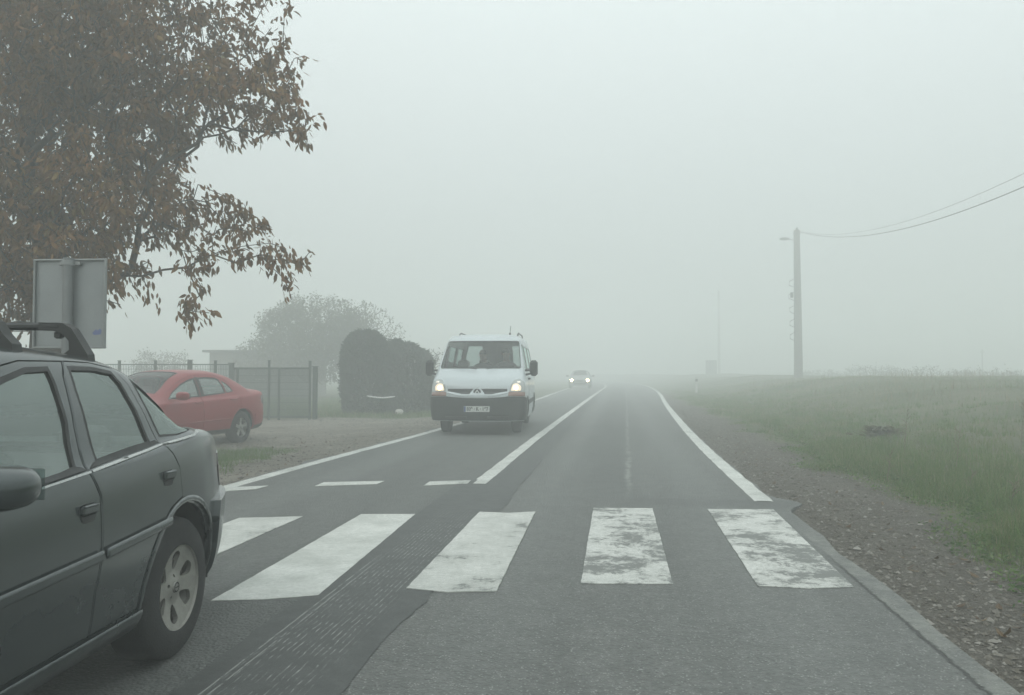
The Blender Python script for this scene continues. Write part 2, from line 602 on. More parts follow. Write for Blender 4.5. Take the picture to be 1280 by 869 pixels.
def glass(name, tint=(.72, .78, .76), refl=1.0, rough=.02, film=(.05, .14), ior=1.6, refc=(1, 1, 1)):
    m = bpy.data.materials.new(name); m.use_nodes = True
    t = m.node_tree; t.nodes.clear()
    N = t.nodes.new; out = N('ShaderNodeOutputMaterial')
    tr = N('ShaderNodeBsdfTransparent'); tr.inputs[0].default_value = tint + (1,)
    gl = N('ShaderNodeBsdfGlossy'); gl.inputs['Roughness'].default_value = rough; gl.inputs[0].default_value = tuple(refl * c for c in refc) + (1,)
    fr = N('ShaderNodeFresnel'); fr.inputs[0].default_value = ior
    # water film and road dust on the pane: uneven, light
    df = N('ShaderNodeBsdfDiffuse'); df.inputs[0].default_value = (.45, .47, .45, 1)
    tc = N('ShaderNodeTexCoord'); ns = N('ShaderNodeTexNoise'); ns.inputs['Scale'].default_value = 4; ns.inputs['Detail'].default_value = 6
    t.links.new(tc.outputs['Object'], ns.inputs['Vector'])
    mr = N('ShaderNodeMapRange'); mr.inputs[1].default_value = .3; mr.inputs[2].default_value = .8; mr.inputs[3].default_value = film[0]; mr.inputs[4].default_value = film[1]
    t.links.new(ns.outputs[0], mr.inputs[0])
    m0 = N('ShaderNodeMixShader'); t.links.new(mr.outputs[0], m0.inputs[0]); t.links.new(tr.outputs[0], m0.inputs[1]); t.links.new(df.outputs[0], m0.inputs[2])
    m1 = N('ShaderNodeMixShader'); t.links.new(fr.outputs[0], m1.inputs[0]); t.links.new(m0.outputs[0], m1.inputs[1]); t.links.new(gl.outputs[0], m1.inputs[2])
    t.links.new(m1.outputs[0], out.inputs[0])
    return m

def emis(name, col, strength):
    t = NT(name); t.set(Base_Color=(.8, .8, .8), Emission_Color=col, Emission_Strength=strength, Roughness=.4)
    return t.m

M = {}
def asphalt():
    t = NT('asphalt'); x, y, z = t.xyz()
    big = t.noise(.5, 5, .6)
    mid = t.noise(5, 7, .75)
    gritn = t.noise(26, 5, .8)
    stretch = t.noise(1.0, 6, .65, t.mapped((2.8, .14, 1)))
    v = t.voro(62); v2 = t.voro(30, t.mapped((1, 1, 1), loc=(2, 3, 0)))
    grain = t.noise(120, 4, .8)
    base = t.mix(t.ramp(big, [(.3, 0.0), (.7, 1.0)]), (.138, .143, .135), (.185, .191, .181))
    base = t.mix(t.math('MULTIPLY', t.ramp(stretch, [(.40, 0.0), (.62, 1.0)]), .5), base, (.095, .102, .098))
    lane = t.band(x, -1.07, 1.9, .02)
    base = t.mix(t.math('MULTIPLY', lane, .30), base, (.205, .209, .198))
    # wheel wear: smoother, paler
    wx = t.math('ADD', x, t.math('MULTIPLY', big, .3))
    w1 = t.math('MULTIPLY', t.band(wx, -.75, -.25, .22), .35); w2 = t.math('MULTIPLY', t.band(wx, .75, 1.25, .22), .35)
    w3 = t.math('MULTIPLY', t.band(wx, -3.5, -2.9, .22), .3)
    wear = t.math('ADD', t.math('ADD', w1, w2), w3)
    base = t.mix(wear, base, (.19, .20, .19))
    # mottling and grit
    base = t.mix(t.math('MULTIPLY', t.ramp(mid, [(.40, 0.0), (.60, 1.0)]), .40), base, (.085, .090, .086))
    base = t.mix(t.math('MULTIPLY', t.ramp(gritn, [(.42, 0.0), (.60, 1.0)]), .50), base, (.062, .067, .064))
    coarse = t.math('MULTIPLY', t.band(x, -1.1, 1.8, .05), t.band(y, -20, 5.4, 1.6))
    sel = t.ramp(t.noise(18, 3, .7), [(.44, 0.0), (.56, 1.0)])
    st = t.math('MULTIPLY', t.ramp(v, [(.16, 1.0), (.34, 0.0)]), sel)
    base = t.mix(t.math('MULTIPLY', st, t.math('ADD', t.math('MULTIPLY', coarse, .5), .28)), base, (.42, .43, .40))
    st2 = t.math('MULTIPLY', t.ramp(v2, [(.12, 1.0), (.26, 0.0)]), t.ramp(t.noise(4, 3, .7), [(.46, 0.0), (.56, 1.0)]))
    base = t.mix(t.math('MULTIPLY', st2, .6), base, (.040, .043, .041))
    base = t.mix(t.math('MULTIPLY', t.ramp(grain, [(.35, 0.0), (.65, 1.0)]), .35), base, (.06, .064, .062))
    # old resurfacing joint running up the lane, pale and ragged
    wob = t.math('ADD', x, t.math('MULTIPLY', t.math('SUBTRACT', t.noise(1.6, 6, .75, t.mapped((1, .6, 1))), .5), .26))
    drift = t.math('SUBTRACT', wob, t.math('MULTIPLY', y, .012))
    brk = t.ramp(t.noise(2.2, 5, .8), [(.40, 0.0), (.56, 1.0)])
    joint = t.math('MULTIPLY', t.math('MULTIPLY', t.band(drift, .01, .06, .03), t.band(y, 8.8, 70, 1.0)), brk)
    darkstrip = t.math('MULTIPLY', t.band(drift, -.75, .04, .10), t.band(y, 8.5, 90, 2.5))
    base = t.mix(t.math('MULTIPLY', darkstrip, t.math('MULTIPLY', mid, .9)), base, (.075, .080, .077))
    base = t.mix(t.math('MULTIPLY', joint, .7), base, (.30, .31, .29))
    # crumbling pale edge strip and its crack on the near right
    ex = t.math('ADD', x, t.math('MULTIPLY', t.math('SUBTRACT', t.noise(9, 6, .8), .5), .07))
    edge = t.math('MULTIPLY', t.band(ex, 1.44, 1.9, .02), t.band(y, -20, 6.8, .6))
    base = t.mix(t.math('MULTIPLY', edge, t.ramp(t.noise(5, 6, .8), [(.42, 0.0), (.62, .8)])), base, (.23, .235, .215))
    crack = t.math('MULTIPLY', t.band(ex, 1.425, 1.442, .008), t.band(y, -20, 5.6, .5))
    base = t.mix(t.math('MULTIPLY', crack, .8), base, (.03, .03, .028))
    cross = t.math('MULTIPLY', t.band(t.math('ADD', y, t.math('MULTIPLY', mid, .25)), 7.85, 8.30, .07), t.band(x, .2, 3.0, .5))
    base = t.mix(t.math('MULTIPLY', cross, .45), base, (.075, .080, .077))
    t.color(base)
    t.set(Specular_IOR_Level=.4)
    t.l(t.math('ADD', t.math('MULTIPLY', big, .22), t.math('SUBTRACT', .62, t.math('MULTIPLY', wear, .3))), t.b.inputs['Roughness'])
    h = t.math('ADD', t.math('MULTIPLY', v, -.9), t.math('MULTIPLY', gritn, .9))
    h = t.math('ADD', h, t.math('MULTIPLY', crack, -2.0))
    t.bump(h, .7, .010)
    return t.m

def patch_asphalt():
    """the narrow darker repair strip with its milled dashes"""
    t = NT('patch_asphalt'); x, y, z = t.xyz()
    grain = t.noise(200, 3, .7); mid = t.noise(7, 5, .65)
    base = t.mix(t.ramp(mid, [(.35, 0.0), (.65, 1.0)]), (.048, .052, .050), (.078, .084, .080))
    base = t.mix(t.math('MULTIPLY', t.ramp(t.noise(40, 5, .85), [(.42, 0.0), (.6, 1.0)]), .6), base, (.040, .043, .042))
    # milled dashes: short, thin, in slanting rows
    br = t.n('ShaderNodeTexBrick')
    nz = t.n('ShaderNodeTexNoise'); nz.inputs['Scale'].default_value = 6; nz.inputs['Detail'].default_value = 5; t.l(t.mapped((1, 1, 1), (0, 0, math.pi / 2 + .012)), nz.inputs['Vector'])
    va = t.n('ShaderNodeVectorMath', operation='MULTIPLY_ADD'); t.l(nz.outputs[1], va.inputs[0]); va.inputs[1].default_value = (.10, .022, 0); t.l(t.mapped((1, 1, 1), (0, 0, math.pi / 2 + .012)), va.inputs[2])
    t.l(va.outputs[0], br.inputs['Vector'])
    br.inputs['Scale'].default_value = 1.0; br.inputs['Brick Width'].default_value = 4.0; br.inputs['Row Height'].default_value = .030
    br.inputs['Mortar Size'].default_value = .0050; br.inputs['Mortar Smooth'].default_value = .6; br.offset = .37
    br.inputs['Color1'].default_value = (0, 0, 0, 1); br.inputs['Color2'].default_value = (0, 0, 0, 1); br.inputs['Mortar'].default_value = (1, 1, 1, 1)
    wav = t.n('ShaderNodeTexWave', wave_type='BANDS', bands_direction='Y'); t.l(t.mapped((1, 1, 1), (0, 0, .3)), wav.inputs['Vector'])
    wav.inputs['Scale'].default_value = 3.4; wav.inputs['Distortion'].default_value = 2.5; wav.inputs['Detail'].default_value = 3
    brk = t.ramp(t.noise(1, 3, .6, t.mapped((42, 15, 1))), [(.45, 0.0), (.53, 1.0)])
    brk = t.math('MULTIPLY', brk, t.ramp(t.noise(3.2, 4, .7), [(.38, 0.0), (.52, 1.0)]))
    zone = t.math('MULTIPLY', t.band(x, -1.58, -1.22, .06), t.band(y, -5, 6.9, .9))
    f = t.math('MULTIPLY', t.math('MULTIPLY', br.outputs[0], brk), t.math('MULTIPLY', zone, t.math('ADD', t.math('MULTIPLY', wav.outputs[1], .6), .45)), True)
    line = t.math('MULTIPLY', t.band(t.math('ADD', x, t.math('MULTIPLY', mid, .01)), -1.606, -1.598, .004), t.math('MULTIPLY', t.ramp(t.noise(9, 5, .8), [(.40, 0.0), (.5, 1.0)]), t.band(y, -5, 5.2, .5)))
    line2 = t.math('MULTIPLY', t.band(t.math('ADD', x, t.math('MULTIPLY', mid, .01)), -1.571, -1.564, .004), t.math('MULTIPLY', t.ramp(t.noise(11, 5, .8, t.mapped(loc=(4, 2, 0))), [(.42, 0.0), (.5, 1.0)]), t.band(y, -5, 5.2, .5)))
    f = t.math('MAXIMUM', f, t.math('MAXIMUM', line, line2))
    base = t.mix(t.math('MULTIPLY', f, .75), base, (.33, .34, .32))
    t.color(base); t.set(Roughness=.62)
    t.bump(t.math('ADD', t.math('MULTIPLY', grain, .6), t.math('MULTIPLY', f, .8)), .5, .005)
    return t.m

def road_paint(name, wear=.5, seed=0.0, tone=.60):
    """thermoplastic paint: greyed by traffic, asphalt grit showing through where it is worn"""
    t = NT(name)
    vec = t.mapped((1, 1, 1), loc=(seed, seed * 1.7, 0))
    n = t.noise(2.1, 9, .72, vec); n2 = t.noise(7, 8, .75, vec); fine = t.noise(34, 6, .85, vec); g = t.voro(62)
    c = t.mix(t.ramp(n, [(.38, 0.0), (.62, 1.0)]), (tone, tone * 1.01, tone * .965), (tone * .66, tone * .68, tone * .64))
    c = t.mix(t.math('MULTIPLY', t.ramp(fine, [(.40, 0.0), (.62, 1.0)]), .45), c, (tone * .50, tone * .52, tone * .48))
    mask = t.math('ADD', t.math('MULTIPLY', n, .62), t.math('MULTIPLY', n2, .38))
    mask = t.math('ADD', mask, t.math('MULTIPLY', t.math('SUBTRACT', fine, .5), .22))
    lo = .64 - wear * .13
    worn = t.ramp(mask, [(lo, 0.0), (lo + .05, 1.0)])
    pits = t.math('MULTIPLY', t.ramp(g, [(.12, 1.0), (.26, 0.0)]), t.ramp(fine, [(.45, 0.0), (.6, 1.0)]))
    f = t.math('MAXIMUM', t.math('MULTIPLY', worn, .85), t.math('MULTIPLY', pits, .25 + wear * .4))
    t.color(t.mix(f, c, (.125, .132, .125)))
    t.set(Roughness=.68, Specular_IOR_Level=.35)
    t.bump(t.math('ADD', t.math('MULTIPLY', fine, .5), t.math('MULTIPLY', f, -1.0)), .3, .003)
    return t.m

def ground_mat():
    t = NT('ground'); x, y, z = t.xyz()
    wob = t.math('SUBTRACT', t.noise(.55, 6, .62), .5)
    wob2 = t.math('SUBTRACT', t.noise(2.8, 5, .65), .5)
    xr = t.math('ADD', x, t.math('ADD', t.math('MULTIPLY', wob, 1.5), t.math('MULTIPLY', wob2, .7)))
    fine = t.noise(45, 4, .75); v = t.voro(26); v3 = t.voro(60)
    # gravel verge, brownish
    grav = t.mix(t.ramp(t.noise(3.5, 6, .7), [(.3, 0.0), (.7, 1.0)]), (.135, .124, .104), (.225, .212, .185))
    grav = t.mix(t.math('MULTIPLY', t.ramp(v, [(.15, 1.0), (.4, 0.0)]), .45), grav, (.25, .24, .22))
    grav = t.mix(t.math('MULTIPLY', t.ramp(fine, [(.35, 0.0), (.65, 1.0)]), .6), grav, (.066, .059, .048))
    # pale yard of compacted gravel
    yard = t.mix(t.ramp(t.noise(.9, 6, .68), [(.32, 0.0), (.68, 1.0)]), (.20, .18, .15), (.33, .305, .26))
    yard = t.mix(t.math('MULTIPLY', t.ramp(v3, [(.1, 1.0), (.4, 0.0)]), .25), yard, (.38, .36, .32))
    yard = t.mix(t.math('MULTIPLY', t.ramp(t.noise(4.5, 6, .75), [(.52, 0.0), (.64, 1.0)]), .65), yard, (.12, .10, .078))
    # meadow, dull green with straw patches
    mead = t.mix(t.ramp(t.noise(.35, 6, .65), [(.35, 0.0), (.65, 1.0)]), (.10, .14, .065), (.25, .24, .165))
    mead = t.mix(t.math('MULTIPLY', fine, .6), mead, (.035, .045, .02))
    D = t.math('SUBTRACT', t.math('MULTIPLY', y, .9917), t.math('MULTIPLY', x, .1280))
    Dw = t.math('ADD', D, t.math('MULTIPLY', wob, 2.0))
    inyard = t.math('MULTIPLY', t.band(Dw, -30, 24.6, .5), t.band(x, -40, -1.0, .1))
    left = t.mix(inyard, mead, yard)
    gr = t.math('MULTIPLY', t.band(xr, .5, 2.95, .22), t.band(y, -80, 120, 5))
    right = t.mix(gr, mead, grav)
    c = t.mix(t.band(x, -1, 4000, .05), left, right)
    t.color(c); t.set(Roughness=.92, Specular_IOR_Level=.2)
    t.bump(t.math('ADD', t.math('MULTIPLY', v, -.8), fine), 1.0, .05)
    return t.m

def leafmat(name, cols, rough=.6, trans=.25):
    t = NT(name)
    a = t.n('ShaderNodeAttribute', attribute_name='tint'); f = a.outputs['Fac']
    n = len(cols)
    c = t.ramp(f, [(i / (n - 1), cols[i]) for i in range(n)])
    t.color(c); t.set(Roughness=rough, Specular_IOR_Level=.25)
    tr = t.n('ShaderNodeBsdfTranslucent'); t.l(c, tr.inputs[0])
    mx = t.n('ShaderNodeMixShader'); mx.inputs[0].default_value = trans
    t.l(t.b.outputs[0], mx.inputs[1]); t.l(tr.outputs[0], mx.inputs[2]); t.l(mx.outputs[0], t.out.inputs['Surface'])
    return t.m

M['asphalt'] = asphalt(); M['patch'] = patch_asphalt(); M['ground'] = ground_mat()
M['paintA'] = road_paint('road_marking_paint', .66, 0); M['paintB'] = road_paint('road_marking_paint_worn', 1.12, 4.3, .60)
M['paintC'] = road_paint('road_marking_paint_clean', .2, 9.1, .66)
M['grey_paint'] = paint('dark_grey_car_paint', (.030, .042, .044), .24, .35, .22, (.09, .10, .095), .9)
M['red_paint'] = paint('red_car_paint', (.26, .003, .008), .42, .0, .10, (.16, .05, .05), .25)
M['white_paint'] = paint('white_van_paint', (.52, .57, .59), .30, .1, .30, (.22, .22, .21), .5)
M['far_paint'] = paint('far_car_paint', (.28, .29, .29), .3, .3, .3)
M['plastic'] = simple('black_plastic', (.018, .020, .020), .55, bump=.2, bscale=300)
M['bumper_plastic'] = simple('bumper_plastic', (.030, .034, .033), .62, bump=.25, bscale=250)
M['rubber'] = simple('tyre_rubber', (.020, .021, .021), .85, bump=.5, bscale=120)
M['seal'] = simple('window_seal', (.010, .011, .011), .5)
M['alloy'] = simple('wheel_alloy', (.40, .40, .38), .38, .75, var=.2, scale=14)
M['alloy_dirty'] = simple('dusty_wheel_alloy', (.30, .295, .27), .5, .45, var=.3, scale=20)
M['steel'] = simple('brake_steel', (.06, .055, .05), .6, .5)
M['chrome'] = simple('chrome_trim', (.48, .49, .48), .28, 1.0, var=.05)
M['glass'] = glass('car_glass', tint=(.80, .88, .86), film=(.06, .15), ior=2.4, refc=(.86, .98, .94)); M['glassw'] = glass('windscreen_glass', (.66, .73, .72), .8, film=(.02, .06), ior=1.45)
M['silver'] = simple('silver_emblem', (.72, .73, .73), .6)
M['interior'] = simple('interior_fabric', (.085, .090, .088), .9, bump=.3, bscale=150)
M['interior_light'] = simple('interior_trim', (.14, .145, .14), .8)
M['lamp_glass'] = simple('lamp_glass', (.42, .44, .43), .12, .3, coat=.8)
M['tail_red'] = simple('tail_lamp_red', (.085, .012, .012), .15, coat=.9)
M['tail_dark'] = simple('tail_lamp_smoke', (.05, .03, .03), .10, coat=1.0)
M['amber'] = simple('indicator_amber', (.17, .065, .04), .25, coat=.8)
M['plate'] = simple('plate_white', (.62, .64, .62), .45)
M['plate_blue'] = simple('plate_blue', (.03, .06, .25), .45)
M['black'] = simple('black_lettering', (.01, .01, .01), .6)
M['galv'] = simple('galvanised_steel', (.23, .245, .245), .5, .55, var=.18, scale=5, bump=.08)
M['galv_dark'] = simple('galvanised_post', (.17, .182, .184), .55, .5, var=.2, scale=9)
M['sign_back'] = simple('sign_back_aluminium', (.225, .245, .25), .5, .35, var=.28, scale=2.2, bump=.05, bscale=60)
M['sticker'] = simple('blue_sticker', (.10, .13, .27), .5)
M['skin'] = simple('skin', (.42, .25, .18), .55, var=.08)
M['hair'] = simple('hair', (.03, .022, .017), .7)
M['jacket'] = simple('dark_jacket', (.03, .034, .04), .85)
M['jacket2'] = simple('grey_pullover', (.08, .085, .085), .85)
M['jeans'] = simple('trousers', (.03, .04, .06), .85)
M['eye'] = simple('eye', (.02, .02, .02), .2)
M['bark'] = simple('bark', (.060, .052, .040), .92, var=.45, scale=12, bump=.9, bscale=30)
M['bark_pale'] = simple('thin_bark', (.10, .095, .08), .92, var=.3, scale=8)
M['wood_pole'] = simple('pole_concrete', (.17, .165, .155), .85, var=.25, scale=3, bump=.3, bscale=40)
M['green_metal'] = simple('dark_green_fence_paint', (.020, .040, .032), .6, var=.2, scale=7)
M['green_mesh'] = simple('green_fence_mesh', (.035, .060, .052), .7, var=.2, scale=7)
M['shed_wall'] = simple('shed_render', (.20, .20, .18), .9, var=.15, scale=1.2, bump=.2, bscale=10)
M['shed_roof'] = simple('shed_roof_sheet', (.10, .10, .10), .8, var=.2, scale=2)
M['post_white'] = simple('marker_post_plastic', (.50, .50, .48), .5)
M['cable'] = simple('cable', (.02, .02, .02), .7)
M['stone'] = leafmat('gravel_stone', [(.060, .055, .045), (.13, .120, .10), (.20, .19, .168), (.30, .29, .265)], .85, 0.0)
M['white_stone'] = simple('pale_stone', (.55, .54, .50), .8, bump=.3, bscale=12)
M['strip'] = simple('thin_white_strip', (.75, .76, .74), .5)
M['walnut'] = leafmat('autumn_leaf', [(.075, .048, .024), (.125, .076, .032), (.160, .092, .036), (.185, .092, .036), (.22, .14, .042), (.125, .115, .045)], .65, .22)
M['grass'] = leafmat('grass_blade', [(.048, .098, .026), (.088, .170, .040), (.130, .205, .060), (.150, .170, .072), (.30, .27, .18)], .6, .3)
M['straw'] = leafmat('dry_weed', [(.18, .16, .11), (.26, .22, .15), (.32, .27, .19), (.18, .18, .10)], .8, .2)
M['hedge'] = leafmat('conifer_foliage', [(.012, .020, .013), (.024, .038, .022), (.045, .062, .036)], .75, .1)
M['paleleaf'] = leafmat('sparse_foliage', [(.055, .062, .032), (.085, .092, .045), (.12, .12, .06)], .75, .25)
M['dryleaf'] = leafmat('fallen_leaf', [(.08, .055, .035), (.12, .085, .05), (.16, .12, .07)], .8, .1)
# ------------------------------------------------------------------ vehicle parts
def ring(poly, d):
    return poly, inset(poly, d)

def wheel(root, x, y, r, side, rim, mat_rim, width=.205, name='wheel', steer=0.0):
    """wheel > tyre, rim, brake_disc; outer face at local x; side -1 = left"""
    w = thing_part(name, root, (x, y, r))
    w.rotation_euler = (0, 0, steer)
    o = side
    W = width
    prof = [(r * .58, -.03), (r * .605, -.004), (r * .68, .002), (r * .80, -.004 - .0), (r * .93, -.012), (r * .985, -.03), (r, -.055), (r, -W + .055), (r * .985, -W + .03), (r * .9, -W + .01), (r * .60, -W)]
    m = MB(); m.lathe([(a, h * o) for a, h in prof], 'x', n=56)
    t = m.build('tyre', M['rubber'], w, smooth=True)
    # rim: dished disc with openings, plus the barrel behind it
    R = r * (.60 if rim == 'six' else .665)
    dish = lambda a, b: o * (-.012 - .030 * np.clip(1 - (np.hypot(a, b) / R) ** 2, 0, 1) + .018 * np.exp(-(np.hypot(a, b) / (R * .30)) ** 4))
    surf = Plane('x', 0.0, o, dish)
    circ = lambda rr, n=56, cx=0, cy=0: [(cx + rr * math.cos(2 * math.pi * k / n), cy + rr * math.sin(2 * math.pi * k / n)) for k in range(n)]
    holes = []
    if rim == 'six':
        for k in range(6):
            a = math.pi / 6 + k * math.pi / 3 + .05
            pts = [(R * .47, -.17), (R * .80, -.265), (R * .89, 0), (R * .80, .265), (R * .47, .17), (R * .40, 0)]
            holes.append(roundpoly([(q * math.cos(a + t_), q * math.sin(a + t_)) for q, t_ in pts], .018, 3))
        for k in range(5):
            a = k * 2 * math.pi / 5 + .3
            holes.append(circ(R * .042, 8, R * .27 * math.cos(a), R * .27 * math.sin(a)))
    elif rim == 'star':
        for k in range(5):
            a = math.pi / 2 + math.pi / 5 + k * 2 * math.pi / 5
            pts = [(R * .33, -.20), (R * .86, -.47), (R * .91, 0), (R * .86, .47), (R * .33, .20), (R * .25, 0)]
            holes.append(roundpoly([(q * math.cos(a + t_), q * math.sin(a + t_)) for q, t_ in pts], .02, 3))
    else:
        for k in range(9):
            a = k * 2 * math.pi / 9
            holes.append(circ(R * .085, 10, R * .70 * math.cos(a), R * .70 * math.sin(a)))
    rm = patch('rim', surf, circ(R), holes, .022, mat_rim, w, 0, .022, bsp=.015)
    m = MB(); m.lathe([(R * 1.0, -.002 * o), (R * .985, -.012 * o), (R * .93, -.03 * o), (R * .90, -.17 * o)], 'x', n=48)
    m.build('rim_barrel', mat_rim, w, smooth=True)
    m = MB(); m.lathe([(.001, -.045 * o), (R * .62, -.045 * o), (R * .62, -.06 * o), (R * .9, -.10 * o), (R * .9, -.12 * o), (.001, -.12 * o)], 'x', n=40)
    m.build('brake_disc', M['steel'], w, smooth=True)
    hz_ = -.022 if rim == 'six' else .0
    m = MB(); m.lathe([(.001, (.004 + hz_) * o), (R * .12, (.003 + hz_) * o), (R * .145, (-.004 + hz_) * o), (R * .15, (-.02 + hz_) * o)], 'x', n=24)
    m.build('hub_cap', M['alloy_dirty'] if rim == 'six' else mat_rim, w, smooth=True)
    m = MB(); m.lathe([(R * .09, (.0055 + hz_) * o), (R * .11, (.0065 + hz_) * o), (R * .125, (.0045 + hz_) * o)], 'x', n=20)
    if rim == 'six':
        m.box(((.0055 + hz_) * o, 0, 0), (.003, R * .2, .004)); m.build('hub_emblem', M['plastic'], w, smooth=True)
    return w

def thing_part(name, parent, loc=(0, 0, 0)):
    o = bpy.data.objects.new(name, None); o.empty_display_size = .1
    o.location = loc
    return link(o, parent)

def arch_pts(S, side, cy, cz, r, n=22):
    """arch cut as (a,b) points, travelling with increasing y"""
    zb = float(S.P(np.array([cy]), np.array([side * S.Q]))[0, 2]) + .001
    a0 = math.asin(max(-1, min(1, (zb - cz) / r)))
    yz = [(cy + r * math.cos(a), cz + r * math.sin(a)) for a in [math.pi - a0 - (math.pi - 2 * a0) * k / n for k in range(n + 1)]]
    v = S.vzs(yz); v[0] = v[-1] = 0
    return [(p[0], side * (S.Q - q)) for p, q in zip(yz, v)]

def seat(root, x, y, z=.28, mat=None, w=.50, head=True, h=.58, name='seat'):
    m = MB()
    m.box((x, y + .12, z + .08), (w, .50, .16), bev=.05)
    m.box((x, y - .16, z + .12 + h / 2), (w, .14, h), bev=.05, rx=-.0)
    if head: m.box((x, y - .18, z + .12 + h + .11), (.26 if w < .7 else w * .22, .10, .17), bev=.04)
    return m.build(name, mat or M['interior'], root, smooth=True)

def sedan(root, S, F, paint, sp=.05, rich=True):
    """builds the parts under root; F = feature outlines in (y,z) on the side"""
    Q = S.Q
    # ---- body shell: unrolled outline with the four wheel arches notched out, openings for doors and glass
    a0, a1 = S.y0 - .296, S.y1 + .296
    L = [(a0, -Q)] + arch_pts(S, -1, 0, F['wr'], F['ar']) + arch_pts(S, -1, F['wb'], F['wr'], F['ar']) + [(a1, -Q)]
    R = [(a, -b) for a, b in reversed(L)]
    outer = L + R
    holes = []
    def both(key):
        return [(sd, S.poly(F[key], sd)) for sd in (-1, 1)]
    gap = .0035
    doors = [k for k in ('front_door', 'rear_door') if k in F]
    for k in doors:
        for sd, p in both(k): holes.append(inset(p, -gap))
    if not F.get('quarter_in_door'):
        for sd, p in both('quarter'): holes.append(p)
    holes.append(F['windscreen']); holes.append(F['rear_screen'])
    body = patch('body', S, outer, holes, sp, paint, root, 0, .022, bsp=.03)
    # ---- doors with windows
    for k in doors:
        wk = 'front_window' if k == 'front_door' else 'rear_window'
        for sd, p in both(k):
            wp = S.poly(F[wk], sd)
            hl = [wp] + ([S.poly(F['quarter'], sd)] if k == 'rear_door' and F.get('quarter_in_door') else [])
            d = patch('door', S, p, hl, sp, paint, root, .0015, .022, bsp=.025, bevel=.004)
            patch('window_seal', S, wp, [inset(wp, F.get('seal', .016))], .03, M['seal'], d, .001, .014, bsp=.025)
            patch('window', S, inset(wp, F.get('seal', .016) - .004), [], .09, M['glass'], d, -.006)
            if k + '_handle' in F:
                hy, hz, hw, hh = F[k + '_handle']
                x0 = float(S.P(np.array([hy]), np.array([-(Q - S.vz(hy, hz))]))[0, 0])
                m = MB(); X = sd * abs(x0)
                rp = S.poly(roundpoly([(hy - hw * .40, hz - hh / 2), (hy + hw * .44, hz - hh / 2 + .004), (hy + hw / 2 + .006, hz + hh / 2), (hy - hw / 2 - .006, hz + hh / 2)], .022), sd, .02)
                hd = patch('handle_recess', S, rp, [], .03, M['plastic'] if F.get('recess_shade', True) else paint, d, .003, .002)  # surface patch; its black version paints the shade of the hollow
                if F.get('recess_shade', True):
                    m.box((X + sd * .006, hy, hz + hh * .20), (.022, hw, hh * .56), bev=.009)
                    m.box((X + sd * .010, hy, hz + hh * .42), (.020, hw * .9, hh * .12), bev=.004)
                else:
                    m.box((X + sd * .016, hy, hz + hh * .12), (.028, hw, hh * .72), bev=.012)
                h_ = m.build('door_handle', paint, d, smooth=True)
            if k + '_moulding' in F:
                mp = S.poly(F[k + '_moulding'], sd, .06)
                patch('moulding', S, mp, [], .03, F.get('mould_mat', paint), d, .022, .02, bsp=.02, bevel=.009)
            if k + '_chrome' in F:
                mp = S.poly(F[k + '_chrome'], sd, .05)
                patch('chrome_strip', S, mp, [], .03, M['chrome'], d, .006, .006, bsp=.02)
                mp = S.poly(F[k + '_belt'], sd, .05)
                patch('belt_trim', S, mp, [], .03, M['plastic'], d, .005, .006, bsp=.02)
    for sd, p in both('quarter'):
        patch('window_seal', S, p, [inset(p, .012)], .03, M['seal'], root, .001, .014, bsp=.025)
        patch('quarter_window', S, inset(p, .009), [], .09, M['glass'], root, -.004)
    if 'quarter_chrome' in F:
        for sd, p in both('quarter_chrome'):
            patch('chrome_strip', S, p, [], .03, M['chrome'], root, .005, .006, bsp=.02)
    for key, nm in (('windscreen', 'windscreen'), ('rear_screen', 'rear_window')):
        p = F[key]
        patch('window_seal', S, p, [inset(p, .022)], .05, M['seal'], root, .002, .012, bsp=.04)
        patch(nm, S, inset(p, .018), [], .10, M['glassw'], root, -.003)
    # ---- sills, arches lips, lower bumpers, lamps
    for sd in (-1, 1):
        if 'sill' in F:
            patch('sill', S, S.poly(F['sill'], sd), [], .05, F.get('sill_mat', paint), root, .022, .024, bsp=.03, bevel=.010)
        for cy in (0, F['wb']):
            o = arch_pts(S, sd, cy, F['wr'], F['ar'] + F.get('lip', .03)); i = arch_pts(S, sd, cy, F['wr'], F['ar'] - .002)
            i = i[1:-1]
            patch('wheel_arch', S, o + list(reversed(i)), [], .03, paint, root, F.get('lip_off', .010), .04, bsp=.02, bevel=.006)
            m = MB(); r = F['ar'] + .012
            ri = []
            for k in range(17):
                a = -.15 + (math.pi + .3) * k / 16
                ri.append((cy + r * math.cos(a), F['wr'] + r * math.sin(a)))
            xo = (F['half'] - .080) * sd; xi = (F['half'] - .34) * sd
            vs = [(xo, a, b) for a, b in ri] + [(xi, a, b) for a, b in ri]
            n = len(ri)
            fs = [(j, j + 1, n + j + 1, n + j) for j in range(n - 1)] + [tuple(range(n, 2 * n))]
            m.add(vs, fs); m.build('wheel_liner', M['plastic'], root, smooth=True)
        for key, nm, mt, off in F.get('extra', []):
            patch(nm, S, S.poly(key, sd), [], .04, mt, root, off, off + .002, bsp=.025)
    # ---- underbody, cabin
    m = MB()
    h = F['half']; yr, yf = S.y0, S.y1; wb = F['wb']; ar = F['ar'] + .02
    m.box((0, (ar + wb - ar) / 2, .275), ((h - .10) * 2, wb - 2 * ar, .10))
    m.box((0, (yr + yf) / 2, .30), ((h - .36) * 2, yf - yr - .25, .12))
    m.build('underbody', M['plastic'], root)
    m = MB()
    m.box((0, F['dash'], .80), (h * 2 - .22, .42, .22), bev=.06)
    m.build('dashboard', M['interior'], root, smooth=True)
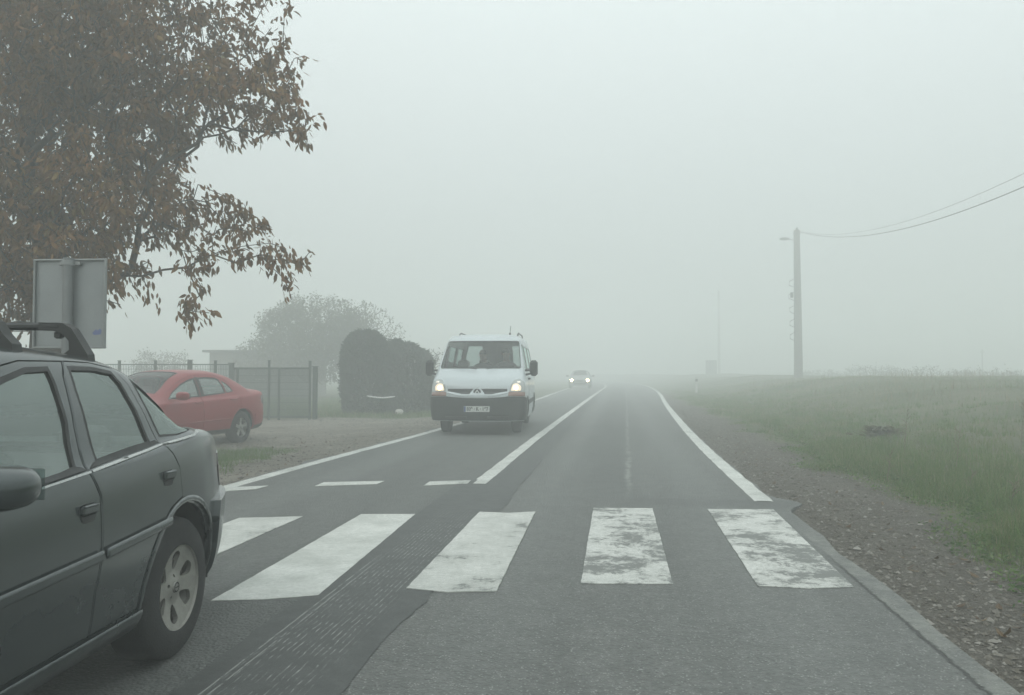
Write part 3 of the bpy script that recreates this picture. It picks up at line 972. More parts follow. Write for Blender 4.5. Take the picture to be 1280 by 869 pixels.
    if rich:
        for x in (-.36, .36): seat(root, x, F['fseat'], .30)
        seat(root, 0, F['rseat'], .32, w=1.18, head=False, h=.46, name='rear_seat')
        m = MB()
        for x in (-.38, .38): m.box((x, F['rseat'] - .2, .965), (.22, .09, .10), bev=.03)
        m.box((0, F['rseat'] - .42, .93), (1.1, .34, .02))
        m.build('rear_headrests', M['interior'], root, smooth=True)
        m = MB(); pts = [(-.36 + .18 * math.cos(a), F['dash'] - .30 + .07 * math.sin(a), .86 + .17 * math.sin(a)) for a in [k * math.pi / 12 for k in range(25)]]
        m.tube(pts, .013, 6, cap=False); m.tube([(-.36, F['dash'] - .30, .86), (-.36, F['dash'] - .1, .80)], .03, 8)
        m.build('steering_wheel', M['plastic'], root, smooth=True)
    return body

def mirror(root, x, y, z, s, mat, size=(.11, .10, .075), arm=(.12, .03)):
    m = MB(); m.ell((x, y, z), size, 22, 14, .75)
    o = m.build('mirror', mat, root, smooth=True)
    m = MB(); m.box((x - s * (size[0] * .7 + arm[0] / 2), y + .01, z - size[2] * .5), (arm[0] + .05, .05, .035), bev=.012)
    m.build('mirror_arm', M['plastic'], o, smooth=True)
    m = MB(); m.box((x + s * .005, y - size[1] * .93, z), (size[0] * 1.5, .006, size[2] * 1.4), bev=.002)
    m.build('mirror_glass', M['glassw'], o)
    return o

# ---------------- the grey hatchback in the oncoming lane, passing the camera
F1 = dict(
    wb=2.64, wr=.31, ar=.372, half=.85, dash=1.55, fseat=1.02, rseat=.22, lip=.024, lip_off=.008, seal=.015,
    front_door=[(.735, .325), (.735, .48), (.705, .60), (.69, .81), (.728, .893), (.700, 1.06), (.645, 1.235), (.60, 1.292), (.85, 1.290), (1.00, 1.263), (1.25, 1.175), (1.48, 1.055), (1.70, .93), (1.72, .85), (1.80, .62), (1.80, .325)],
    front_window=[(.770, .914), (.752, 1.0), (.730, 1.07), (.707, 1.21), (.706, 1.272), (.84, 1.268), (.98, 1.235), (1.22, 1.145), (1.45, 1.02), (1.60, .925), (1.62, .872), (1.18, .882), (.95, .894)],
    rear_door=[(.725, .325), (.725, .48), (.695, .60), (.68, .81), (.718, .895), (.690, 1.06), (.635, 1.235), (.585, 1.293), (.42, 1.289), (.27, 1.268), (.215, 1.20), (.19, 1.05), (.17, .955), (.10, .90), (.055, .84), (.045, .711), (.16, .679), (.255, .622), (.330, .544), (.378, .450), (.400, .375), (.400, .325)],
    rear_window=[(.647, .921), (.640, 1.0), (.632, 1.07), (.612, 1.19), (.590, 1.275), (.42, 1.272), (.30, 1.256), (.268, 1.205), (.245, 1.10), (.232, .955), (.43, .940)],
    quarter=[(.170, 1.225), (.155, 1.06), (.140, .975), (-.02, .972), (-.215, .985), (-.205, .998), (-.10, 1.055), (.0, 1.120), (.09, 1.185)],
    windscreen=[(.99, -.50), (.99, .50), (1.60, .55), (1.60, -.55)],
    rear_screen=[(.15, -.46), (.15, .46), (-.34, .52), (-.34, -.52)],
    front_door_handle=(.775, .762, .095, .066), rear_door_handle=(.175, .806, .095, .066),
    front_door_moulding=[(.712, .585), (1.2, .572), (1.78, .56), (1.78, .597), (1.2, .609), (.710, .622)],
    rear_door_moulding=[(.19, .612), (.692, .586), (.688, .623), (.18, .648)],
    front_door_chrome=[(.722, .894), (.99, .877), (1.18, .869), (1.66, .857), (1.66, .863), (1.18, .875), (.99, .883), (.722, .900)],
    front_door_belt=[(.727, .905), (.99, .888), (1.18, .880), (1.64, .868), (1.64, .880), (1.18, .893), (.99, .903), (.76, .920)],
    rear_door_chrome=[(.160, .942), (.302, .928), (.50, .912), (.712, .895), (.712, .901), (.50, .918), (.302, .934), (.160, .948)],
    rear_door_belt=[(.175, .953), (.302, .939), (.50, .923), (.712, .906), (.655, .928), (.50, .940), (.302, .955), (.20, .966)],
    quarter_chrome=[(.150, .948), (.0, .955), (-.14, .964), (-.215, .977), (-.235, .990), (-.245, .984), (-.225, .970), (-.14, .957), (.0, .949), (.150, .942)],
    sill=[(.375, .238), (2.26, .238), (2.26, .320), (.372, .320)],
    extra=[([(-.60, .835), (-.565, .78), (-.57, .72), (-.62, .665), (-.92, .665), (-.92, .80), (-.75, .835)], 'tail_lamp', M['tail_dark'], .004),
           ([(-.385, .27), (-.395, .42), (-.375, .55), (-.40, .622), (-.60, .628), (-.925, .632), (-.925, .36), (-.6, .275)], 'bumper_corner', M['grey_paint'], .030)],
)
def build_hatch():
    root = thing('hatchback_car', None, None, (-2.72, 3.298, 0), math.pi + rad(4.5))
    tag(root, 'dark grey hatchback with roof bars passing close by in the oncoming lane', 'car')
    sedan(root, HATCH, F1, M['grey_paint'], .04)
    for s in (-1, 1):
        wheel(root, s * .815, 0, .305, s, 'six', M['alloy_dirty'])
        wheel(root, s * .815, 2.64, .305, s, 'six', M['alloy_dirty'])
        mirror(root, s * .955, 1.40, .940, s, M['grey_paint'], (.110, .085, .062), (.02, .03))
    m = MB(); m.box((0, -.965, .47), (1.12, .10, .32), bev=.045); m.build('bumper', M['grey_paint'], root, smooth=True)
    m = MB(); m.box((0, -.985, .76), (.50, .02, .11), bev=.004); m.build('number_plate', M['plate'], root)
    for s in (-1, 1):
        m = MB(); m.ell((s * .62, 3.52, .60), (.14, .10, .08), 16, 10, .7); m.build('headlight', M['lamp_glass'], root, smooth=True)
    # reversing/lamp facets on the tail lamp
    # roof bars: flat bar on two curved feet each
    for yb in (.80, .36):
        rk = MB(); zt = 1.452
        rk.box((0, yb, zt - .016), (.98, .055, .030), bev=.010)
        o = rk.build('roof_bar', M['plastic'], root, smooth=True)
        for s in (-1, 1):
            f = MB()
            zr = float(HATCH.P(np.array([yb]), np.array([s * .60]))[0, 2])
            xr = abs(float(HATCH.P(np.array([yb]), np.array([s * .60]))[0, 0]))
            out = [(.40, zt), (.50, zt - .004), (.535, zt - .025), (.565, zt - .07), (xr + .03, zr + .012), (xr + .035, zr - .028), (xr + .005, zr - .02), (xr - .07, zr + .012), (xr - .045, zr + .03), (.525, zt - .075), (.50, zt - .048), (.46, zt - .034), (.40, zt - .032)]
            f.prism([(a * s, b) for a, b in out], yb - .026, yb + .026, 'xz')
            f.build('foot', M['plastic'], o)
            g = MB(); g.box((s * .47, yb, zt - .050), (.03, .03, .03), bev=.006); g.build('clamp_knob', M['plastic'], o)
    return root

# ---------------- the red saloon parked in the yard
F2 = dict(
    quarter_in_door=True,
    wb=2.71, wr=.32, ar=.385, half=.905, dash=1.95, fseat=1.35, rseat=.48, lip=.02, lip_off=.006, seal=.018, recess_shade=False,
    front_door=[(1.19, .30), (1.19, .6), (1.20, .93), (1.17, 1.20), (1.14, 1.345), (1.30, 1.335), (1.60, 1.235), (1.90, 1.085), (2.12, .94), (2.16, .80), (2.14, .30)],
    front_window=[(1.225, .955), (1.21, 1.10), (1.185, 1.305), (1.32, 1.288), (1.56, 1.205), (1.84, 1.06), (2.02, .935)],
    rear_door=[(1.18, .30), (1.18, .6), (1.19, .93), (1.16, 1.20), (1.13, 1.35), (.85, 1.365), (.55, 1.345), (.36, 1.29), (.22, 1.17), (.14, 1.04), (.10, .98), (.05, .85), (.06, .74), (.17, .70), (.28, .63), (.36, .53), (.40, .43), (.414, .30)],
    rear_window=[(1.105, .965), (1.095, 1.10), (1.075, 1.315), (.85, 1.325), (.58, 1.308), (.50, 1.27), (.47, 1.15), (.455, 1.005)],
    quarter=[(.448, 1.262), (.435, 1.01), (.27, 1.025), (.205, 1.045), (.26, 1.13), (.33, 1.20)],
    windscreen=[(1.38, -.50), (1.38, .50), (2.12, .56), (2.12, -.56)],
    rear_screen=[(.16, -.44), (.16, .44), (-.42, .48), (-.42, -.48)],
    front_door_handle=(1.33, .855, .20, .030), rear_door_handle=(.30, .885, .20, .030),
    front_door_moulding=[(1.195, .500), (2.13, .485), (2.13, .50), (1.195, .515)],
    rear_door_moulding=[(.37, .512), (1.178, .500), (1.178, .515), (.37, .527)],
    sill=[(.41, .262), (2.30, .262), (2.30, .325), (.405, .325)], sill_mat=M['bumper_plastic'],
    extra=[([(1.19, .955), (1.19, .975), (1.168, 1.20), (1.150, 1.318), (1.182, 1.312), (1.207, 1.10), (1.222, .955)], 'pillar_trim', M['plastic'], .003),
           ([(1.108, .965), (1.176, .960), (1.176, .975), (1.155, 1.20), (1.135, 1.322), (1.079, 1.322), (1.098, 1.10)], 'pillar_trim', M['plastic'], .003),
           ([(-.70, .945), (-.66, .88), (-.70, .78), (-.93, .74), (-.93, .93)], 'tail_lamp', M['tail_red'], .004),
           ([(-.395, .30), (-.41, .42), (-.40, .575), (-.72, .59), (-.93, .60), (-.93, .44), (-.76, .33)], 'bumper_corner', M['red_paint'], .010),
           ([(-.395, .268), (-.40, .345), (-.70, .365), (-.92, .46), (-.92, .42), (-.78, .33), (-.6, .285)], 'lower_shade', M['bumper_plastic'], .014)],  # dark strip painting in the shading low on the rear bumper
)
def build_saloon(name, label, loc, rz, paintm, rich=True, lit=None, sp=.06, col=M['tail_red']):
    root = thing(name, label, 'car', loc, rz)
    F = dict(F2)
    F['extra'] = [(p, n, (paintm if n == 'bumper_corner' else mt), o) for p, n, mt, o in F2['extra']]
    sedan(root, SALOON, F, paintm, sp, rich)
    for s in (-1, 1):
        wheel(root, s * .875, 0, .32, s, 'star', M['alloy'])
        wheel(root, s * .875, 2.71, .32, s, 'star', M['alloy'])
        mirror(root, s * 1.04, 1.93, .995, s, paintm, (.115, .09, .075), (.10, .03))
    m = MB(); m.box((0, -.955, .49), (1.20, .10, .34), bev=.055); m.build('bumper', paintm, root, smooth=True)
    m = MB(); m.box((0, -1.00, .80), (.50, .02, .11), bev=.004); m.build('number_plate', M['plate'], root)
    m = MB(); m.box((0, 3.66, .42), (1.30, .14, .34), bev=.06); m.build('front_bumper', paintm, root, smooth=True)
    m = MB()
    m.box((0, 3.72, .60), (.62, .05, .12), bev=.012)
    m.box((0, 3.735, .40), (.95, .03, .12), bev=.01)
    m.build('grille', M['plastic'], root, smooth=True)
    for s in (-1, 1):
        m = MB(); m.ell((s * .60, 3.60, .645), (.17, .12, .075), 18, 12, .65)
        h = m.build('headlight', M['lamp_glass'], root, smooth=True)
        if lit:
            m = MB(); m.ell((s * .62, 3.68, .655), (.13, .06, .10), 14, 8); m.build('headlight_bulb', lit, h, smooth=True)
    return root
# ------------------------------------------------------------------ white passenger van
def build_van():
    S = VAN
    yaw = rad(3.3)
    root = thing('passenger_van', 'white passenger van coming towards us with its headlights on, black bumper', 'van', (-2.755, 15.9, 0), math.pi + yaw)
    P = M['white_paint']
    Q = S.Q; z0 = S.z0; z1 = S.z1
    FWY, RWY, WR, AR = -.86, -3.94, .335, .40
    ys = lambda y, z: None
    def arch(sd, cy, r, n=18):
        a0 = math.asin((z0 - WR) / r)
        pts = []
        for k in range(n + 1):
            a = a0 + (math.pi - 2 * a0) * k / n      # from front to rear
            pts.append((cy + r * math.cos(a), WR + r * math.sin(a)))
        return S.side(pts, sd, 10)
    # outline of the unrolled shell: bottom edge from left rear centre round the front to right rear centre
    bottom = [(-Q, z0)] + list(reversed(arch(-1, RWY, AR))) + list(reversed(arch(-1, FWY, AR))) + arch(1, FWY, AR) + arch(1, RWY, AR) + [(Q, z0)]
    outer = bottom + [(Q, z1 + .396), (-Q, z1 + .396)]
    ws = S.front(roundpoly([(-.845, 1.335), (.845, 1.335), (.765, 1.935), (-.765, 1.935)], .05))
    win = {
        'front': [(-.86, 1.30), (-1.62, 1.30), (-1.62, 1.84), (-1.28, 1.86), (-1.02, 1.62)],
        'mid': [(-1.80, 1.33), (-2.95, 1.33), (-2.95, 1.84), (-1.80, 1.84)],
        'rear': [(-3.08, 1.33), (-4.20, 1.33), (-4.20, 1.84), (-3.08, 1.84)]}
    sides = [(sd, k, S.side(roundpoly(v, .05), sd)) for sd in (-1, 1) for k, v in win.items()]
    rearw = []
    for sd in (-1, 1):
        rearw.append([(sd * (1 + S.LS + .34), 1.42), (sd * (1 + S.LS + .90), 1.42), (sd * (1 + S.LS + .90), 1.93), (sd * (1 + S.LS + .40), 1.93)])
    holes = [ws] + [p for _, _, p in sides] + rearw
    patch('body', S, outer, holes, .09, P, root, 0, .03, bsp=.06)
    patch('window_seal', S, ws, [inset(ws, .02)], .06, M['seal'], root, .002, .01, bsp=.04)
    patch('windscreen', S, inset(ws, .016), [], .12, M['glassw'], root, -.004)
    for sd, k, p in sides:
        patch('window_seal', S, p, [inset(p, .018)], .06, M['seal'], root, .001, .01, bsp=.05)
        patch('side_window', S, inset(p, .014), [], .2, M['glass'], root, -.004)
    for p in rearw:
        patch('rear_window', S, p, [], .2, M['glass'], root, -.004)
    # front: bumper, grille, bright bar with the diamond, lamps
    bz = [(x, z) for x, z in [(-.962, .30), (.962, .30), (.962, .72), (.90, .765), (.62, .775), (.30, .745), (0, .735), (-.30, .745), (-.62, .775), (-.90, .765), (-.962, .72)]]
    bp = S.front(bz)
    # run the bumper back to the wheel arches
    lo = S.side([(-.50, .30), (-.50, .72)], 1, 10)
    A = lo[0][0]
    bpoly = [(-A, .30), (A, .30), (A, .60), (1.0, .74)] + [q for q in S.front([(.93, .765), (.62, .775), (.30, .745), (0, .735), (-.30, .745), (-.62, .775), (-.93, .765)][0:7], .1) if abs(q[0]) < .99][0:-1] + [(-1.0, .74), (-A, .60)]
    fr = S.front([(.93, .765), (.62, .775), (.30, .745), (0, .735), (-.30, .745), (-.62, .775), (-.93, .765)], 9)
    bpoly = [(-A, .30), (A, .30), (A, .60), (1.0, .73)] + [q for q in fr] + [(-1.0, .73), (-A, .60)]
    bb = patch('bumper', S, bpoly, [], .06, M['bumper_plastic'], root, .022, .03, bsp=.04)
    m = MB()
    for s in (-1, 1):
        m.box((s * .42, .075, .355), (.44, .02, .055), bev=.006)
    m.build('lower_intake', M['black'], bb)
    gp = S.front([(-.60, .925), (.60, .925), (.605, .845), (.30, .785), (0, .770), (-.30, .785), (-.605, .845)])
    gr = patch('grille', S, gp, [], .05, M['plastic'], root, .006, .008)
    m = MB()
    for z in (.845, .885):
        for s in (-1, 1):
            m.box((s * .33, -.035 + .0, z), (.40, .02, .008))
    m.build('grille_bar', M['bumper_plastic'], gr)
    cb = S.front([(-.63, .865), (-.605, .835), (-.30, .772), (-.10, .758), (0, .755), (.10, .758), (.30, .772), (.605, .835), (.63, .865), (.60, .872), (.30, .812), (.155, .812), (.075, .925), (-.075, .925), (-.155, .812), (-.30, .812), (-.60, .872)], .05)
    cb = patch('grille_surround', S, cb, [], .03, M['white_paint'], root, .016, .014, bsp=.03)
    # round dark seat with the diamond emblem
    yl = float(S.P(np.array([0.0]), np.array([.85]))[0, 1])
    m = MB(); m.lathe([(.001, yl + .024), (.072, yl + .024), (.080, yl + .012)], 'y', (0, 0, .850), 24); o = m.build('emblem_seat', M['plastic'], cb, smooth=True)
    m = MB()
    oo = [(0, .915), (.048, .850), (0, .785), (-.048, .850)]; ii = [(0, .882), (.022, .850), (0, .818), (-.022, .850)]
    vs = [(x, yl + .032, z) for x, z in oo] + [(x * .999, yl + .044, z) for x, z in [((a + c) / 2, (b + d) / 2) for (a, b), (c, d) in zip(oo, ii)]] + [(x, yl + .032, z) for x, z in ii]
    fs = []
    for k in range(4):
        j = (k + 1) % 4
        fs += [(k, j, 4 + j, 4 + k), (4 + k, 4 + j, 8 + j, 8 + k)]
    m.add(vs, fs); m.build('diamond_emblem', M['silver'], cb)
    # lamps
    for s in (-1, 1):
        f = lambda pts: S.front([(x * s, z) for x, z in pts], .04)
        lp = f([(.64, .875), (.945, .865), (.945, .98), (.925, 1.06), (.84, 1.12), (.73, 1.10), (.67, 1.01)])
        h = patch('headlight', S, lp, [], .04, M['lamp_glass'], root, .010, .012)
        tag(h, None)
        rp = f(roundpoly([(.665, .885), (.86, .880), (.87, .97), (.80, 1.03), (.71, 1.02)], .03))
        patch('reflector', S, rp, [], .03, M['reflector'], h, .014, .006)
        c = S.P(np.array([S.front([(s * .765, .945)])[0][0]]), np.array([.945]))[0]
        m = MB(); m.ell((c[0], c[1] + .012, .945), (.050, .03, .045), 14, 10); m.build('bulb', M['headlamp'], h, smooth=True)
        m = MB(); 
        c2 = S.P(np.array([S.front([(s * .82, 1.06)])[0][0]]), np.array([1.06]))[0]
        m.ell((c2[0], c2[1] + .012, 1.06), (.04, .02, .018), 10, 6); m.build('side_light', M['headlamp_dim'], h, smooth=True)
        ap = f([(.632, .860), (.945, .852), (.945, .775), (.62, .785)])
        patch('indicator', S, ap, [], .04, M['amber'], root, .012, .014)
    # number plate
    zp, wp, hp = .525, .52, .115
    yb = float(S.P(np.array([0.0]), np.array([zp]))[0, 1]) + .03
    m = MB(); m.box((0, yb, zp), (wp + .02, .012, hp + .02), bev=.004); pl = m.build('plate_holder', M['plastic'], root)
    m = MB(); m.box((0, yb + .009, zp), (wp, .006, hp), bev=.002); pt = m.build('number_plate', M['plate'], pl)
    m = MB(); m.box((wp / 2 - .022, yb + .0135, zp), (.038, .004, hp - .008)); m.build('blue_band', M['plate_blue'], pl)
    cu = bpy.data.curves.new('plate_text', 'FONT'); cu.body = 'E09 · K · 197'; cu.size = .098; cu.extrude = .001; cu.align_x = 'CENTER'; cu.align_y = 'CENTER'
    cu.space_character = 1.02; cu.offset = .0028
    to = bpy.data.objects.new('plate_text_curve', cu); COL.objects.link(to)
    bpy.context.view_layer.update()
    me = bpy.data.meshes.new_from_object(to.evaluated_get(bpy.context.evaluated_depsgraph_get()))
    COL.objects.unlink(to); bpy.data.objects.remove(to)
    me.materials.clear(); me.materials.append(M['black'])
    xs = [v.co.x for v in me.vertices]; wT = max(xs) - min(xs)
    k = .43 / wT
    me.transform(Matrix.Translation((-.015, yb + .0135, zp)) @ Matrix.Rotation(math.pi, 4, 'Z') @ Matrix.Rotation(math.pi / 2, 4, 'X') @ Matrix.Scale(k, 4, (1, 0, 0)))
    link(bpy.data.objects.new('plate_lettering', me), pl)
    # side trim, doors' shut lines, handles
    for s in (-1, 1):
        patch('side_moulding', S, S.side([(-1.32, .575), (-3.48, .575), (-3.48, .665), (-1.32, .665)], s), [], .12, M['bumper_plastic'], root, .014, .016)
        for y in (-.98 - .36, -1.71, -3.02):
            patch('door_gap', S, S.side([(y, .45), (y - .008, .45), (y - .008, 1.95), (y, 1.95)], s, .2), [], .1, M['seal'], root, .0015, .002)
        m = MB()
        for y in (-1.55, -1.88): m.box((s * .965, y, 1.12), (.035, .15, .045), bev=.012)
        m.build('door_handle', M['plastic'], root, smooth=True)
        wheel(root, s * .845, FWY, WR, s, 'plain', M['steel_wheel'], .21)
        wheel(root, s * .845, RWY, WR, s, 'plain', M['steel_wheel'], .21)
        for cy in (FWY, RWY):
            o = arch(s, cy, AR + .035); i = arch(s, cy, AR)
            patch('wheel_arch', S, o + list(reversed(i)), [], .05, M['bumper_plastic'], root, .012, .03)
        # tall mirror on two arms
        m = MB(); m.box((s * 1.10, -.80, 1.345), (.165, .10, .33), bev=.045); mo = m.build('mirror', M['plastic'], root, smooth=True)
        m = MB(); m.box((s * 1.10, -.853, 1.345), (.13, .006, .28), bev=.002); m.build('mirror_glass', M['glassw'], mo)
        m = MB(); m.tube([(s * .90, -.80, 1.30), (s * 1.05, -.80, 1.30)], .022, 8); m.tube([(s * .90, -.80, 1.20), (s * 1.06, -.80, 1.24)], .022, 8)
        m.build('mirror_arm', M['plastic'], mo, smooth=True)
        m = MB(); m.tube([(s * .66, -2.30, 2.05), (s * .67, -2.36, 2.13), (s * .67, -2.55, 2.165), (s * .67, -3.9, 2.165), (s * .67, -4.1, 2.14), (s * .66, -4.15, 2.06)], .015, 8)
        m.build('roof_rail', M['plastic'], root, smooth=True)
        m = MB(); m.box((s * .90, -4.53, 1.25), (.10, .05, .42), bev=.02); m.build('tail_lamp', M['tail_red'], root, smooth=True)
        m = MB(); m.tube([(s * .10 - .05, -.40, 1.325), (s * .45 + .08, -.475, 1.375)], .009, 6)
        m.build('wiper', M['plastic'], root)
    m = MB(); m.tube([(-.55, -1.50, 2.10), (-.56, -1.62, 2.28)], .006, 6); m.tube([(-.55, -1.50, 2.08), (-.55, -1.51, 2.12)], .018, 8); m.build('antenna', M['plastic'], root)
    # floor, dashboard, seats, wheel
    m = MB(); m.box((0, -2.3, .42), (1.36, 4.2, .10)); m.box((0, -2.4, .36), (1.78, 2.2, .16)); m.build('underbody', M['plastic'], root)
    m = MB(); m.box((0, -.68, 1.20), (1.62, .50, .20), bev=.06); m.box((0, -.60, .85), (1.6, .3, .6), bev=.04); m.build('dashboard', M['interior'], root, smooth=True)
    for x in (-.45, .05, .52): seat(root, x, -1.72, .62, w=.46, h=.60)
    for y in (-2.75, -3.65):
        seat(root, -.05, y, .62, w=1.30, head=False, h=.52, name='bench_seat')
    m = MB()
    c = (-.45, -1.10, 1.22)
    m.tube([(c[0] + .2 * math.cos(a), c[1] + .10 * math.sin(a), c[2] + .17 * math.sin(a)) for a in [k * math.pi / 12 for k in range(25)]], .014, 6, cap=False)
    m.tube([c, (c[0], c[1] + .3, c[2] - .15)], .03, 8); m.tube([(c[0] - .2, c[1], c[2]), (c[0] + .2, c[1], c[2])], .012, 6)
    m.build('steering_wheel', M['plastic'], root, smooth=True)
    return root

# ------------------------------------------------------------------ people
def skin_body(joints, edges, radii, root=0, levels=2):
    me = bpy.data.meshes.new('t'); me.from_pydata(joints, edges, []); me.update()
    o = bpy.data.objects.new('t', me); COL.objects.link(o)
    md = o.modifiers.new('s', 'SKIN')
    for i, r in enumerate(radii):
        sv = me.skin_vertices[0].data[i]
        sv.radius = (r, r) if not isinstance(r, tuple) else r
        sv.use_root = (i == root)
    md.use_smooth_shade = True
    sb = o.modifiers.new('b', 'SUBSURF'); sb.levels = levels; sb.render_levels = levels
    bpy.context.view_layer.update()
    res = bpy.data.meshes.new_from_object(o.evaluated_get(bpy.context.evaluated_depsgraph_get()))
    V = [v.co.copy() for v in res.vertices]; F = [tuple(p.vertices) for p in res.polygons]
    COL.objects.unlink(o); bpy.data.objects.remove(o); bpy.data.meshes.remove(me); bpy.data.meshes.remove(res)
    return V, F

def seated_person(loc, rz, label, top, reach=.40, lean=0.0):
    J = []; E = []; R = []
    def add(p, r, parent=None):
        J.append(p); R.append(r)
        if parent is not None: E.append((parent, len(J) - 1))
        return len(J) - 1
    pel = add((0, 0, .02), (.15, .12)); ab = add((0, -.03, .20), (.14, .11), pel); ch = add((0, -.05, .38), (.165, .12), ab)
    ub = add((0, -.05, .50), (.13, .09), ch); nk = add((lean * .4, -.04, .585), .055, ub); hd0 = add((lean * .7, -.01, .66), .070, nk); hd1 = add((lean, .0, .745), (.078, .088), hd0); hd2 = add((lean, -.005, .815), .062, hd1)
    for s in (-1, 1):
        sh = add((s * .19, -.05, .47), .068, ub); el = add((s * .25, .10, .22), .046, sh); wr = add((s * .17, reach - .06, .30), .030, el)
        pm = add((s * .165, reach, .315), (.036, .018), wr)
        for k in range(4):
            b = add((s * (.135 + .02 * k), reach + .045, .325), .010, pm); c = add((s * (.135 + .02 * k), reach + .07, .300), .009, b); add((s * (.135 + .02 * k), reach + .055, .278), .008, c)
        t = add((s * .125, reach - .0, .325), .011, pm); add((s * .105, reach + .03, .33), .009, t)
        hp = add((s * .10, .05, .0), .095, pel); kn = add((s * .14, .44, .06), .065, hp); an = add((s * .14, .56, -.34), .042, kn); add((s * .15, .70, -.38), .035, an)
    V, F = skin_body(J, E, R)
    # nose, brow, chin pulled out of the head
    hx = lean
    for v in V:
        d = Vector((v.x - hx, v.z - .735))
        if v.y > .02 and v.z > .62:
            if abs(d.x) < .022 and abs(d.y) < .03: v.y += .022
            if abs(abs(d.x) - .035) < .016 and abs(d.y - .035) < .014: v.y -= .008
            if abs(d.x) < .03 and abs(v.z - .665) < .015: v.y += .008
    mi = []
    for f in F:
        c = sum((V[i] for i in f), Vector()) / len(f)
        if c.z > .57: mi.append(0)
        elif c.z > .24 and c.y > reach - .07 and abs(c.x) < .24: mi.append(0)
        elif c.z < .13 and c.y > .04: mi.append(2)
        elif c.z < .02: mi.append(2)
        else: mi.append(1)
    me = mesh_obj('person', V, F, [M['skin'], top, M['jeans']], None, smooth=True, matidx=mi)
    me.location = loc; me.rotation_euler = (0, 0, rz)
    tag(me, label, 'person')
    m = MB(); m.ell((hx, -.022, .775), (.088, .098, .085), 18, 12, .95)
    vs = m.v
    h = mesh_obj('hair', [(x, y - (.02 if z < .76 else 0), z) for x, y, z in vs], m.f, M['hair'], me, smooth=True)
    m = MB()
    for s in (-1, 1): m.ell((hx + s * .032, .078, .765), (.011, .008, .007), 8, 6)
    m.build('eyes', M['eye'], me, smooth=True)
    m = MB(); m.ell((hx, .086, .695), (.024, .006, .006), 10, 6); m.build('mouth', M['hair'], me, smooth=True)
    m = MB()
    for s in (-1, 1): m.ell((hx + s * .082, .0, .74), (.010, .022, .033), 8, 8)
    m.build('ears', M['skin'], me, smooth=True)
    return me
# ------------------------------------------------------------------ the place
CT, ST = .9917, .1280
def cw(x, y, z=0.0):
    """site survey grid (seen-across, seen-along) to world"""
    return (x * CT - y * ST, x * ST + y * CT, z)

cC = curve([-60, 0, 9, 14, 20, 30, 45, 60, 70, 90, 120, 160, 220], [-1.53, -1.53, -1.53, -1.52, -1.47, -1.37, -1.20, -1.02, -.90, -1.3, -5, -16, -42])
cR = curve([-60, 0, 8, 12, 15.5, 23, 33, 46, 60, 70, 90, 120, 160, 220], [1.43, 1.43, 1.43, 1.44, 1.49, 1.68, 2.0, 2.5, 2.85, 2.95, 2.5, -1.2, -12.2, -38])
cL = curve([-60, 0, 8.1, 11, 16.7, 25, 38, 50, 60, 70, 90, 120, 160, 220], [-4.26, -4.26, -4.22, -4.14, -3.9, -3.72, -3.66, -3.74, -3.75, -3.7, -4.2, -8, -19.2, -45.5])

def gh(X, Y):
    """ground height"""
    X = np.asarray(X, float); Y = np.asarray(Y, float)
    c = cC(Y) + 1.53
    x = X - c
    sm = lambda t: np.clip(t, 0, 1) ** 2 * (3 - 2 * np.clip(t, 0, 1))
    z = np.full_like(x, -.035)
    z += .022 * sm((X - cR(Y) - .13) / .22)
    z += -.10 * sm((-4.3 - x) / 2.6)
    z += sm((x - 3.0) / 8.5) * .92
    z -= sm((x - 15) / 25) * .25
    z += (.11 * np.sin(Y * .19 + .8) + .07 * np.sin(Y * .47 + 2) + .06 * np.sin(X * .55 + Y * .9)) * sm((x - 4.5) / 6)
    z += (np.sin(X * .9 + Y * .31) * .5 + np.sin(X * .37 - Y * .53 + 1.3) + np.sin(Y * 1.7 + X * 1.1) * .25) * .035 * sm((x - 3.5) / 6)
    z += (np.sin(X * 1.3 + Y * .8) + np.sin(Y * 2.1 - X * .7)) * .012 * sm((np.abs(x + 1.4) - 3.2) / 1.0)
    return z

def grid_axis(lo, hi, fine_lo, fine_hi, d, grow=1.18):
    a = list(np.arange(fine_lo, fine_hi + 1e-6, d))
    s = d; v = a[-1]
    while v < hi:
        s *= grow; v += s; a.append(min(v, hi))
    s = d; v = a[0]; b = []
    while v > lo:
        s *= grow; v -= s; b.append(max(v, lo))
    return np.array(list(reversed(b)) + a)

gx = grid_axis(-380, 380, -9, 12, .22); gy = grid_axis(-120, 420, 0, 45, .35)
X, Y = np.meshgrid(gx, gy)
Z = gh(X.ravel(), Y.ravel()).reshape(X.shape)
nx, ny = len(gx), len(gy)
V = np.stack([X.ravel(), Y.ravel(), Z.ravel()], 1)
idx = np.arange(nx * ny).reshape(ny, nx)
F = np.stack([idx[:-1, :-1].ravel(), idx[:-1, 1:].ravel(), idx[1:, 1:].ravel(), idx[1:, :-1].ravel()], 1)
tag(tri_obj('ground', V, F, M['ground'], smooth=True, corner=4), kind='structure')

def ribbon(name, left, right, ys, z, mat, skirt=0.0, parent=None):
    vs = []; fs = []
    L = left(ys); R = right(ys)
    for a, b, y in zip(L, R, ys):
        vs += [(a, y, z), (b, y, z)]
    n = len(ys)
    fs = [(2 * i, 2 * i + 1, 2 * i + 3, 2 * i + 2) for i in range(n - 1)]
    if skirt:
        b0 = len(vs)
        for a, b, y in zip(L, R, ys):
            vs += [(a - .04, y, z - skirt), (b + .04, y, z - skirt)]
        for i in range(n - 1):
            fs.append((2 * i, 2 * i + 2, b0 + 2 * i + 2, b0 + 2 * i))
            fs.append((2 * i + 3, 2 * i + 1, b0 + 2 * i + 1, b0 + 2 * i + 3))
    return mesh_obj(name, vs, fs, mat, parent)

